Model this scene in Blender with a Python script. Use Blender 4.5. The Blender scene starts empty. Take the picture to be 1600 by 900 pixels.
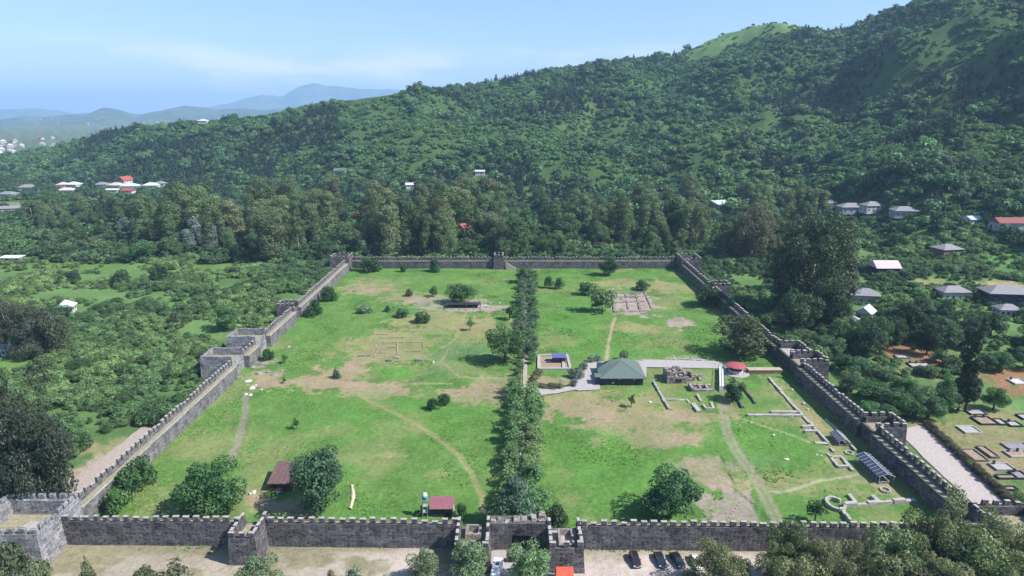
import bpy, math, random
import numpy as np
from mathutils import Vector

# ------------------------------------------------------------------ camera, world, sun, exposure
SC = bpy.context.scene
COL = SC.collection
FPX, VH, CAMZ = 1000.0, 177.0, 88.7            # focal length in photo pixels, horizon row, camera height
PITCH = math.atan((450.0 - VH) / FPX)
cd = bpy.data.cameras.new('camera'); cam = bpy.data.objects.new('camera', cd); COL.objects.link(cam)
cam.location = (0, 0, CAMZ); cam.rotation_euler = (math.pi / 2 - PITCH, 0, 0)
cd.sensor_width = 36.0; cd.lens = 36.0 * FPX / 1600.0; cd.clip_start = 1.0; cd.clip_end = 60000.0
SC.camera = cam

SUN_EL = math.radians(47); SUN_AZ = math.atan2(0.96, -0.28)      # azimuth clockwise from +Y
W = bpy.data.worlds.new('World'); SC.world = W; W.use_nodes = True
nt = W.node_tree; nt.nodes.clear()
wo = nt.nodes.new('ShaderNodeOutputWorld'); bg = nt.nodes.new('ShaderNodeBackground'); sky = nt.nodes.new('ShaderNodeTexSky')
sky.sky_type = 'NISHITA'; sky.sun_disc = False; sky.sun_elevation = SUN_EL; sky.sun_rotation = SUN_AZ
sky.altitude = 50; sky.air_density = 1.0; sky.dust_density = 0.35; sky.ozone_density = 3.5
bg.inputs['Strength'].default_value = 0.108
def wn(t, **k):
    n = nt.nodes.new(t)
    for a, b in k.items(): setattr(n, a, b)
    return n
def wmath(op, a, b=None):
    n = wn('ShaderNodeMath', operation=op)
    for i, q in enumerate((a, b)):
        if q is None: continue
        if isinstance(q, (int, float)): n.inputs[i].default_value = q
        else: nt.links.new(q, n.inputs[i])
    return n.outputs[0]
tc = wn('ShaderNodeTexCoord'); sp = wn('ShaderNodeSeparateXYZ'); nt.links.new(tc.outputs['Generated'], sp.inputs[0])
mp = wn('ShaderNodeMapping'); nt.links.new(tc.outputs['Generated'], mp.inputs[0]); mp.inputs['Scale'].default_value = (3.2, 3.2, 15.0)
mp.inputs['Location'].default_value = (3.1, 1.7, 0.1)
nz = wn('ShaderNodeTexNoise'); nt.links.new(mp.outputs[0], nz.inputs['Vector']); nz.inputs['Scale'].default_value = 1.25; nz.inputs['Detail'].default_value = 6; nz.inputs['Roughness'].default_value = 0.55
def wramp(v, a, b):
    n = wn('ShaderNodeMapRange', interpolation_type='SMOOTHSTEP'); nt.links.new(v, n.inputs[0])
    n.inputs[1].default_value = a; n.inputs[2].default_value = b; return n.outputs[0]
band = wmath('MULTIPLY', wramp(sp.outputs['Z'], -0.01, 0.03), wramp(sp.outputs['Z'], 0.11, 0.05))
cloud = wmath('MULTIPLY', wmath('MULTIPLY', wramp(nz.outputs['Fac'], 0.43, 0.66), band), 0.58)
mixc = wn('ShaderNodeMix', data_type='RGBA'); nt.links.new(cloud, mixc.inputs[0]); nt.links.new(sky.outputs[0], mixc.inputs[6])
mixc.inputs[7].default_value = (11.0, 9.6, 11.8, 1)
nt.links.new(mixc.outputs[2], bg.inputs['Color']); nt.links.new(bg.outputs[0], wo.inputs[0])

sl = bpy.data.lights.new('sun', 'SUN'); so = bpy.data.objects.new('sun', sl); COL.objects.link(so)
sl.energy = 5.0; sl.angle = math.radians(0.5); sl.color = (1.0, 0.97, 0.93)
sdir = Vector((math.sin(SUN_AZ) * math.cos(SUN_EL), math.cos(SUN_AZ) * math.cos(SUN_EL), math.sin(SUN_EL)))
so.rotation_euler = sdir.to_track_quat('Z', 'Y').to_euler(); so.location = (300, -100, 400)
SC.view_settings.view_transform = 'Standard'; SC.view_settings.look = 'None'; SC.view_settings.gamma = 1.0
SC.view_settings.use_curve_mapping = False; SC.view_settings.exposure = 0.68
cy = SC.cycles
cy.max_bounces = 5; cy.diffuse_bounces = 2; cy.glossy_bounces = 2; cy.transmission_bounces = 3; cy.volume_bounces = 1; cy.transparent_max_bounces = 6
cy.use_denoising = True; cy.denoiser = 'OPENIMAGEDENOISE'; cy.denoising_input_passes = 'RGB_ALBEDO_NORMAL'; cy.caustics_reflective = False; cy.caustics_refractive = False

# ------------------------------------------------------------------ measuring helpers
CP, SP_ = math.cos(PITCH), math.sin(PITCH)
def P(u, v, z=0.0):
    """photo pixel -> point on the level plane at height z"""
    dx, dy, dz = u - 800.0, FPX * CP + (450 - v) * SP_, -FPX * SP_ + (450 - v) * CP
    t = (z - CAMZ) / dz
    return (dx * t, dy * t)
def depth(y, z=0.0): return y * CP - (z - CAMZ) * SP_
def row(y, z): return 450 - FPX * (y * SP_ + (z - CAMZ) * CP) / depth(y, z)
def top_z(y, vt, z0=0.0):
    lo, hi = z0, z0 + 120.0
    for _ in range(40):
        m = (lo + hi) / 2
        if row(y, m) > vt: lo = m
        else: hi = m
    return lo
rng = np.random.default_rng(7); random.seed(7)
TAB = np.random.default_rng(3).random(4096)
def vn(x, y, s=0):
    xi = np.floor(x).astype(np.int64); yi = np.floor(y).astype(np.int64); fx = x - xi; fy = y - yi
    fx = fx * fx * (3 - 2 * fx); fy = fy * fy * (3 - 2 * fy)
    h = lambda a, b: TAB[((a * 374761393 + b * 668265263 + s * 1274126177) ^ ((a * 668265263) >> 7)) & 4095]
    return (h(xi, yi) * (1 - fx) + h(xi + 1, yi) * fx) * (1 - fy) + (h(xi, yi + 1) * (1 - fx) + h(xi + 1, yi + 1) * fx) * fy
def fbm(x, y, s=0, o=4):
    t = 0; a = 0.5; n = 0
    for k in range(o):
        t = t + a * vn(x * 2 ** k + 17.3 * k, y * 2 ** k - 9.1 * k, s + k); n += a; a *= 0.5
    return t / n
def sstep(x, a, b):
    t = np.clip((x - a) / (b - a), 0, 1); return t * t * (3 - 2 * t)

# hill: skyline (u, v, ridge distance, foot distance, tree allowance px)
RID = [(-700, 300, 2200, 1900, 0), (-250, 262, 1900, 1500, 0), (0, 240, 1550, 1150, 6), (60, 232, 1450, 1080, 6), (110, 219, 1380, 1000, 8), (170, 201, 1300, 940, 8), (215, 191, 1250, 900, 8),
       (290, 186, 1200, 860, 8), (340, 181, 1160, 830, 8), (400, 176, 1120, 800, 8), (460, 164, 1080, 760, 8), (520, 153, 1080, 720, 8), (580, 144, 1080, 690, 8),
       (650, 131, 1100, 660, 9), (720, 131, 1180, 630, 8), (780, 121, 1240, 600, 7), (850, 106, 1300, 580, 7), (900, 101, 1340, 560, 7), (960, 92, 1380, 540, 7),
       (1050, 82, 1430, 520, 5), (1075, 75, 1450, 515, 3), (1100, 65, 1470, 510, 1), (1140, 50, 1500, 505, 0), (1180, 42, 1500, 500, 0), (1225, 44, 1480, 500, 2), (1300, 46, 1420, 495, 6),
       (1330, 40, 1380, 490, 7), (1370, 22, 1340, 485, 6), (1410, 8, 1300, 480, 6), (1440, 0, 1290, 480, 5), (1500, -18, 1240, 475, 5), (1600, -46, 1180, 470, 5), (1900, -95, 1050, 440, 5), (2600, -120, 950, 420, 5)]
_az, _R, _B, _Hr = [], [], [], []
for u, v, R, B, tp in RID:
    v = v + tp
    dx, dy, dz = u - 800.0, FPX * CP + (450 - v) * SP_, -FPX * SP_ + (450 - v) * CP
    _az.append(math.atan2(dx, dy)); _R.append(R); _B.append(B); _Hr.append(max(0.0, CAMZ + dz / math.hypot(dx, dy) * R))
_az, _R, _B, _Hr = map(np.array, (_az, _R, _B, _Hr))
def terrain(x, y):
    x = np.asarray(x, float); y = np.asarray(y, float)
    r = np.hypot(x, y) + 1e-6; az = np.arctan2(x, y)
    azw = az + 0.02 * (fbm(x / 160, y / 160, 91, 2) - 0.5) * 0
    R = np.interp(azw, _az, _R); B = np.interp(azw, _az, _B); Hr = np.interp(azw, _az, _Hr)
    fade = 1 - sstep(np.abs(az), 1.25, 1.9); Hr = Hr * fade
    s = (r - B) / (R - B)
    sc = np.clip(s, 0, 1)
    prof = 0.55 * sc + 0.45 * (1 - np.cos(sc * math.pi)) / 2
    bump = np.clip(4 * sc * (1 - sc), 0, 1) ** 0.8
    g = (np.abs(fbm(x / 170 + 3, y / 170, 11, 3) - 0.5) * 2 - 0.32) * 0.30 + (fbm(x / 60, y / 60, 17, 3) - 0.5) * 0.12
    h = Hr * (prof + g * bump)
    back = np.clip(s - 1, 0, None) * (R - B)
    h = np.where(s > 1, Hr * np.exp(-back / 500.0) - back * 0.03 * (Hr > 1), h)
    h = np.maximum(h, 0) + sstep(r, 430, 700) * (fbm(x / 90, y / 90, 5, 2) - 0.5) * 3.0 * (r < 3000)
    return h
def ter(x, y): return float(terrain(np.array([x]), np.array([y]))[0])
def hit(u, v):
    dx, dy, dz = u - 800.0, FPX * CP + (450 - v) * SP_, -FPX * SP_ + (450 - v) * CP
    n = math.hypot(dx, dy); d = np.linspace(90, 2600, 5000)
    zz = CAMZ + dz / n * d; hh = terrain(dx / n * d, dy / n * d)
    k = np.argmax(zz <= hh)
    if zz[k] > hh[k]: k = len(d) - 1
    return float(dx / n * d[k]), float(dy / n * d[k]), float(hh[k])

# ------------------------------------------------------------------ materials
class NT:
    def __init__(s, name):
        s.m = bpy.data.materials.new(name); s.m.use_nodes = True; s.t = s.m.node_tree; s.t.nodes.clear()
        s.out = s.t.nodes.new('ShaderNodeOutputMaterial')
    def n(s, t, **k):
        q = s.t.nodes.new(t)
        for a, b in k.items(): setattr(q, a, b)
        return q
    def l(s, a, b): s.t.links.new(a, b)
    def math(s, op, a, b=None):
        q = s.n('ShaderNodeMath', operation=op)
        for i, w in enumerate((a, b)):
            if w is None: continue
            if isinstance(w, (int, float)): q.inputs[i].default_value = w
            else: s.l(w, q.inputs[i])
        return q.outputs[0]
    def noise(s, vec, scale, detail=4, rough=0.55):
        q = s.n('ShaderNodeTexNoise'); q.inputs['Scale'].default_value = scale; q.inputs['Detail'].default_value = detail; q.inputs['Roughness'].default_value = rough
        if vec is not None: s.l(vec, q.inputs['Vector'])
        return q.outputs['Fac']
    def rng(s, v, a, b, c, d):
        q = s.n('ShaderNodeMapRange'); s.l(v, q.inputs[0])
        for i, w in enumerate((a, b, c, d)): q.inputs[i + 1].default_value = w
        return q.outputs[0]
    def mix(s, f, a, b, mode='MIX'):
        q = s.n('ShaderNodeMix', data_type='RGBA', blend_type=mode)
        for sock, w in ((q.inputs[0], f), (q.inputs[6], a), (q.inputs[7], b)):
            if isinstance(w, (int, float)): sock.default_value = w
            elif isinstance(w, tuple): sock.default_value = (*w, 1) if len(w) == 3 else w
            else: s.l(w, sock)
        return q.outputs[2]
    def scalecol(s, col, f):
        q = s.n('ShaderNodeVectorMath', operation='SCALE'); s.l(col, q.inputs[0]); s.l(f, q.inputs['Scale']); return q.outputs[0]
    def bsdf(s, col, rough=0.9, bump=None, bstr=0.4, bdist=0.1, spec=0.2, metal=0.0):
        q = s.n('ShaderNodeBsdfPrincipled'); q.inputs['Roughness'].default_value = rough; q.inputs['Specular IOR Level'].default_value = spec; q.inputs['Metallic'].default_value = metal
        if isinstance(col, tuple): q.inputs['Base Color'].default_value = (*col, 1)
        else: s.l(col, q.inputs['Base Color'])
        if bump is not None:
            b = s.n('ShaderNodeBump'); b.inputs['Strength'].default_value = bstr; b.inputs['Distance'].default_value = bdist; s.l(bump, b.inputs['Height']); s.l(b.outputs[0], q.inputs['Normal'])
        s.l(q.outputs[0], s.out.inputs[0]); return q
M = {}
def m_stone(key, c1, c2, mortar, bw=0.55, bh=0.30, moss=0.25):
    t = NT(key); uv = t.n('ShaderNodeUVMap').outputs[0]; pos = t.n('ShaderNodeNewGeometry').outputs['Position']
    d = t.n('ShaderNodeTexNoise'); d.inputs['Scale'].default_value = 1.3; t.l(uv, d.inputs['Vector'])
    w = t.n('ShaderNodeVectorMath', operation='MULTIPLY_ADD'); t.l(d.outputs['Color'], w.inputs[0]); w.inputs[1].default_value = (0.35, 0.16, 0); t.l(uv, w.inputs[2])
    sc_ = t.n('ShaderNodeVectorMath', operation='MULTIPLY'); t.l(w.outputs[0], sc_.inputs[0]); sc_.inputs[1].default_value = (1 / bw, 1 / bh, 1)
    vo = t.n('ShaderNodeTexVoronoi', voronoi_dimensions='2D'); t.l(sc_.outputs[0], vo.inputs['Vector']); vo.inputs['Scale'].default_value = 1; vo.inputs['Randomness'].default_value = 0.62
    ve = t.n('ShaderNodeTexVoronoi', voronoi_dimensions='2D', feature='DISTANCE_TO_EDGE'); t.l(sc_.outputs[0], ve.inputs['Vector']); ve.inputs['Scale'].default_value = 1; ve.inputs['Randomness'].default_value = 0.62
    sx = t.n('ShaderNodeSeparateXYZ'); t.l(vo.outputs['Color'], sx.inputs[0]); stone = t.mix(sx.outputs[0], c2, c1); edge = t.rng(ve.outputs['Distance'], 0.02, 0.10, 1.0, 0.0)
    class b: outputs = {'Color': t.mix(t.math('MULTIPLY', edge, .75), stone, mortar), 'Fac': edge}
    n1 = t.noise(pos, 0.35, 5, 0.6); n2 = t.noise(pos, 3.0, 3)
    c = t.scalecol(b.outputs['Color'], t.math('MULTIPLY', t.rng(n1, 0.3, 0.7, 0.62, 1.4), t.rng(n2, 0.25, 0.75, 0.55, 1.5)))
    up = t.n('ShaderNodeSeparateXYZ'); t.l(t.n('ShaderNodeNewGeometry').outputs['Normal'], up.inputs[0])
    mo = t.math('MULTIPLY', t.math('MULTIPLY', t.rng(up.outputs['Z'], 0.3, 0.8, 0.0, 1.0), t.rng(n1, 0.45, 0.6, 0.0, 1.0)), moss)
    c = t.mix(mo, c, (0.13, 0.15, 0.06))
    t.bsdf(c, 0.95, t.math('ADD', t.math('MULTIPLY', b.outputs['Fac'], -0.7), n2), 0.8, 0.12); M[key] = t.m
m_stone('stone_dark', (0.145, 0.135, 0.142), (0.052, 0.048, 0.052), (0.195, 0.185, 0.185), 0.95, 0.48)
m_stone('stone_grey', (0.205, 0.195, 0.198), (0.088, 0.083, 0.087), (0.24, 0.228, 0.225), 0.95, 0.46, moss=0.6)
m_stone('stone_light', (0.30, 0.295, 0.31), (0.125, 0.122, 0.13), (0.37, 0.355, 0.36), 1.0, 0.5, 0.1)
m_stone('rubble', (0.36, 0.31, 0.29), (0.20, 0.17, 0.16), (0.30, 0.26, 0.23), 0.5, 0.35, 0.15)
def m_plain(key, col, rough=0.8, var=0.25, sc=1.5, spec=0.25, metal=0.0, bump=0.0):
    t = NT(key); pos = t.n('ShaderNodeNewGeometry').outputs['Position']
    n = t.noise(pos, sc, 4); c = t.n('ShaderNodeRGB'); c.outputs[0].default_value = (*col, 1)
    n2 = t.noise(pos, sc * 6, 2)
    t.bsdf(t.scalecol(c.outputs[0], t.math('MULTIPLY', t.rng(n, 0.3, 0.7, 1 - var, 1 + var), t.rng(n2, 0.3, 0.7, 1 - var * 0.5, 1 + var * 0.5))), rough, n2 if bump else None, bump, 0.05, spec, metal); M[key] = t.m
for k, c, r, va in [('cap_pale', (0.36, 0.33, 0.31), .9, .25), ('pale_stone', (0.36, 0.345, 0.31), .9, .22), ('white_stone', (0.50, 0.485, 0.46), .9, .12), ('plaster_white', (0.55, 0.54, 0.52), .85, .12), ('plaster_grey', (0.40, 0.39, 0.40), .9, .2),
                    ('plaster_beige', (0.50, 0.45, 0.38), .9, .2), ('roof_red', (0.33, 0.085, 0.075), .6, .2), ('roof_disc', (0.36, 0.085, 0.10), .6, .15), ('roof_pink', (0.62, 0.44, 0.47), .5, .14), ('roof_grey', (0.24, 0.23, 0.245), .7, .22), ('roof_blue', (0.09, 0.12, 0.27), .5, .2),
                    ('roof_green', (0.115, 0.15, 0.13), .7, .12), ('roof_white', (0.56, 0.57, 0.59), .5, .1), ('roof_paleblue', (0.45, 0.55, 0.60), .6, .12), ('roof_brown', (0.145, 0.085, 0.085), .75, .2), ('roof_maroon', (0.25, 0.10, 0.12), .6, .15), ('roof_rust', (0.25, 0.09, 0.08), .8, .25),
                    ('wood', (0.13, 0.07, 0.05), .8, .3), ('wood_pale', (0.42, 0.34, 0.27), .8, .2), ('brick', (0.22, 0.12, 0.09), .9, .3), ('bark', (0.12, 0.095, 0.075), .95, .3), ('bark_pale', (0.34, 0.30, 0.25), .95, .25),
                    ('door_dark', (0.035, 0.03, 0.03), .7, .2), ('wall_navy', (0.035, 0.04, 0.075), .45, .2), ('metal_grey', (0.33, 0.35, 0.38), .45, .12), ('frame_dark', (0.05, 0.05, 0.06), .6, .1),
                    ('concrete', (0.36, 0.335, 0.325), .9, .14), ('gravel', (0.40, 0.345, 0.325), .95, .14), ('dirt_road', (0.35, 0.29, 0.25), .95, .16), ('sand', (0.48, 0.42, 0.29), .95, .15), ('soil_path', (0.34, 0.305, 0.25), .95, .2), ('soil', (0.30, 0.22, 0.165), .95, .25),
                    ('walk_grass', (0.27, 0.25, 0.17), .95, .3), ('granite_black', (0.04, 0.04, 0.045), .4, .2), ('tank_blue', (0.16, 0.33, 0.55), .4, .1), ('cloth_red', (0.55, 0.10, 0.06), .8, .1), ('hedge_stem', (0.10, 0.08, 0.05), .95, .2)]:
    m_plain(k, c, r, va, bump=0.25 if r > .85 and k not in ('gravel', 'dirt_road', 'soil_path', 'concrete') else 0.0)
def m_gloss(key, col, rough, metal=0.0, coat=0.0):
    t = NT(key); q = t.bsdf(col, rough, spec=0.5, metal=metal); q.inputs['Coat Weight'].default_value = coat; q.inputs['Coat Roughness'].default_value = 0.05; M[key] = t.m
m_gloss('paint_black', (0.012, 0.012, 0.015), 0.35, 0.2, 0.7); m_gloss('paint_navy', (0.02, 0.026, 0.045), 0.3, 0.3, 0.7); m_gloss('paint_white', (0.75, 0.75, 0.74), 0.35, 0, 0.5)
m_gloss('paint_wine', (0.035, 0.014, 0.016), 0.35, 0.2, 0.7); m_gloss('glass_dark', (0.02, 0.025, 0.035), 0.08); m_gloss('rubber', (0.02, 0.02, 0.02), 0.8); m_gloss('chrome', (0.6, 0.6, 0.62), 0.25, 0.9)
m_gloss('lamp_glass', (0.6, 0.6, 0.58), 0.2); m_gloss('tail_red', (0.4, 0.02, 0.02), 0.3); m_gloss('panel_blue', (0.05, 0.06, 0.11), 0.25)
# leaves: colour comes from the instance or the crown object, each leaf a shade of its own
def m_leaf(key, va, vb):
    t = NT(key); a = t.n('ShaderNodeAttribute', attribute_type='INSTANCER', attribute_name='leafcol')
    oc = t.n('ShaderNodeTexCoord').outputs['Object']; ge = t.n('ShaderNodeNewGeometry'); oi = t.n('ShaderNodeObjectInfo')
    v = t.math('MULTIPLY', t.rng(ge.outputs['Random Per Island'], 0, 1, 1 - va, 1 + va), t.rng(t.noise(oc, 0.45, 2), 0.3, 0.7, 1 - vb, 1 + vb))
    v = t.math('MULTIPLY', v, t.rng(oi.outputs['Random'], 0, 1, 0.78, 1.22))
    c = t.scalecol(a.outputs['Color'], v)
    q = t.bsdf(c, 0.55, spec=0.25); tr = t.n('ShaderNodeBsdfTranslucent'); t.l(t.mix(1.0, c, (1.05, 1.25, 0.65), 'MULTIPLY'), tr.inputs[0])
    mx = t.n('ShaderNodeMixShader'); mx.inputs[0].default_value = 0.28; t.l(q.outputs[0], mx.inputs[1]); t.l(tr.outputs[0], mx.inputs[2]); t.l(mx.outputs[0], t.out.inputs[0]); M[key] = t.m
m_leaf('leaf', .34, .28); m_leaf('leaf_far', .14, .22)
# grassland: colour attribute x grain
t = NT('grassland'); a = t.n('ShaderNodeAttribute', attribute_name='gcol'); pos = t.n('ShaderNodeNewGeometry').outputs['Position']
n1 = t.noise(pos, 0.09, 5, 0.6); n2 = t.noise(pos, 0.9, 5, 0.65); n3 = t.noise(pos, 4.5, 3, 0.6)
c = t.scalecol(a.outputs['Color'], t.math('MULTIPLY', t.math('MULTIPLY', t.rng(n1, 0.3, 0.7, 0.85, 1.15), t.rng(n2, 0.28, 0.72, 0.77, 1.23)), t.rng(n3, 0.25, 0.75, 0.80, 1.20)))
c = t.mix(t.math('MULTIPLY', t.rng(n2, 0.52, 0.7, 0, 1), 0.22), c, (0.20, 0.25, 0.085))
t.bsdf(c, 0.95, t.math('ADD', n2, t.math('MULTIPLY', n3, 0.5)), 0.55, 0.5, 0.1); M['grassland'] = t.m
t = NT('far_slope'); pos = t.n('ShaderNodeNewGeometry').outputs['Position']; n1 = t.noise(pos, 0.004, 8, 0.7)
t.bsdf(t.mix(t.rng(n1, 0.4, 0.6, 0, 1), (0.035, 0.06, 0.03), (0.10, 0.14, 0.06)), 0.95); M['far_slope'] = t.m

# ------------------------------------------------------------------ mesh helpers
def tag(o, label=None, cat=None, group=None, kind=None):
    for k, v in (('label', label), ('category', cat), ('group', group), ('kind', kind)):
        if v: o[k] = v
    return o
def empty(name, loc, label=None, cat=None, group=None, rz=0.0):
    o = bpy.data.objects.new(name, None); COL.objects.link(o); o.location = loc; o.rotation_euler = (0, 0, rz); o.empty_display_size = 0.5
    return tag(o, label, cat, group, 'thing' if cat else None)
def link(name, me, parent=None, loc=None, rot=None, scale=None):
    o = bpy.data.objects.new(name, me); COL.objects.link(o)
    if parent: o.parent = parent
    if loc is not None: o.location = loc
    if rot is not None: o.rotation_euler = rot
    if scale is not None: o.scale = scale
    return o
def add_uv(me):
    n = len(me.loops); co = np.empty(len(me.vertices) * 3, np.float32); me.vertices.foreach_get('co', co); co = co.reshape(-1, 3)
    vi = np.empty(n, np.int32); me.loops.foreach_get('vertex_index', vi)
    nf = len(me.polygons); nor = np.empty(nf * 3, np.float32); me.polygons.foreach_get('normal', nor); nor = nor.reshape(-1, 3)
    tot = np.empty(nf, np.int32); me.polygons.foreach_get('loop_total', tot); fl = np.repeat(np.arange(nf), tot)
    p = co[vi]; N = nor[fl]; flat = np.abs(N[:, 2]) > 0.7
    tx, ty = -N[:, 1], N[:, 0]; L = np.hypot(tx, ty) + 1e-6
    u = np.where(flat, p[:, 0], (p[:, 0] * tx + p[:, 1] * ty) / L); v = np.where(flat, p[:, 1], p[:, 2])
    uv = me.uv_layers.new(name='UVMap'); uv.data.foreach_set('uv', np.stack([u, v], 1).astype(np.float32).ravel())
class MB:
    def __init__(s): s.V = []; s.F = []
    def add(s, vs, fs):
        b = len(s.V); s.V += [tuple(v) for v in vs]; s.F += [tuple(b + i for i in f) for f in fs]; return s
    def box(s, x0, x1, y0, y1, z0, z1, j=0.0, top=1.0):
        cx, cy_ = (x0 + x1) / 2, (y0 + y1) / 2; r = lambda: random.uniform(-j, j)
        vs = []
        for z, k in ((z0, 1.0), (z1, top)):
            for x, y in ((x0, y0), (x1, y0), (x1, y1), (x0, y1)): vs.append((cx + (x - cx) * k + r(), cy_ + (y - cy_) * k + r(), z + (r() if z == z1 else 0)))
        return s.add(vs, [(0, 3, 2, 1), (4, 5, 6, 7), (0, 1, 5, 4), (1, 2, 6, 5), (2, 3, 7, 6), (3, 0, 4, 7)])
    def bar(s, a, b, w, h, j=0.0):
        """a block along a->b (xy), w wide, from a.z to a.z+h"""
        ax, ay, az = a; bx, by, bz = b; L = math.hypot(bx - ax, by - ay) or 1; nx, ny = -(by - ay) / L * w / 2, (bx - ax) / L * w / 2
        r = lambda: random.uniform(-j, j)
        vs = [(ax - nx, ay - ny, az), (bx - nx, by - ny, bz), (bx + nx, by + ny, bz), (ax + nx, ay + ny, az)]
        vs += [(x + r(), y + r(), z + h + r()) for x, y, z in vs]
        return s.add(vs, [(0, 3, 2, 1), (4, 5, 6, 7), (0, 1, 5, 4), (1, 2, 6, 5), (2, 3, 7, 6), (3, 0, 4, 7)])
    def tube(s, pts, rad, n=6, cap=True):
        pts = [Vector(p) for p in pts]; rings = []
        for i, p in enumerate(pts):
            d = (pts[min(i + 1, len(pts) - 1)] - pts[max(i - 1, 0)]).normalized()
            a = d.cross(Vector((0, 1, 0)) if abs(d.y) < 0.9 else Vector((1, 0, 0))).normalized(); b = d.cross(a)
            rings.append([p + (a * math.cos(2 * math.pi * k / n) + b * math.sin(2 * math.pi * k / n)) * rad[i] for k in range(n)])
        vs = [v for r in rings for v in r]; fs = []
        for i in range(len(pts) - 1):
            for k in range(n): fs.append((i * n + k, i * n + (k + 1) % n, (i + 1) * n + (k + 1) % n, (i + 1) * n + k))
        if cap: fs += [tuple(range(n))[::-1], tuple((len(pts) - 1) * n + k for k in range(n))]
        return s.add(vs, fs)
    def lathe(s, prof, n=24, c=(0, 0)):
        vs = [(c[0] + r * math.cos(2 * math.pi * k / n), c[1] + r * math.sin(2 * math.pi * k / n), z) for r, z in prof for k in range(n)]; fs = []
        for i in range(len(prof) - 1):
            for k in range(n): fs.append((i * n + k, i * n + (k + 1) % n, (i + 1) * n + (k + 1) % n, (i + 1) * n + k))
        return s.add(vs, fs)
    def prism(s, poly, z0, z1):
        n = len(poly); vs = [(x, y, z0) for x, y in poly] + [(x, y, z1) for x, y in poly]
        return s.add(vs, [tuple(range(n))[::-1], tuple(range(n, 2 * n))] + [(i, (i + 1) % n, n + (i + 1) % n, n + i) for i in range(n)])
    def mesh(s, name, mat, smooth=False):
        me = bpy.data.meshes.new(name); me.from_pydata(s.V, [], s.F); me.materials.append(M[mat]); me.update(); add_uv(me)
        if smooth: me.polygons.foreach_set('use_smooth', [True] * len(me.polygons))
        return me
    def build(s, name, mat, parent=None, smooth=False, loc=None): return link(name, s.mesh(name, mat, smooth), parent, loc)
def np_mesh(name, V, F, mat, smooth=False):
    me = bpy.data.meshes.new(name); V = np.asarray(V, np.float32); F = np.asarray(F, np.int32); k = F.shape[1]
    me.vertices.add(len(V)); me.vertices.foreach_set('co', V.ravel()); me.loops.add(F.size); me.loops.foreach_set('vertex_index', F.ravel())
    me.polygons.add(len(F)); me.polygons.foreach_set('loop_start', np.arange(len(F), dtype=np.int32) * k); me.polygons.foreach_set('loop_total', np.full(len(F), k, np.int32))
    if smooth: me.polygons.foreach_set('use_smooth', np.ones(len(F), bool))
    me.materials.append(M[mat]); me.update(calc_edges=True); return me
def grid_faces(nr, nc, wrap=False):
    i = np.arange(nr - 1)[:, None]; j = np.arange(nc if wrap else nc - 1)[None, :]
    a = i * nc + j; b = i * nc + (j + 1) % nc
    return np.stack([a, b, b + nc, a + nc], -1).reshape(-1, 4)
def set_col(me, C, name='gcol'):
    at = me.attributes.new(name, 'FLOAT_COLOR', 'POINT'); q = np.ones((len(C), 4), np.float32); q[:, :3] = C; at.data.foreach_set('color', q.ravel())

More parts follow.
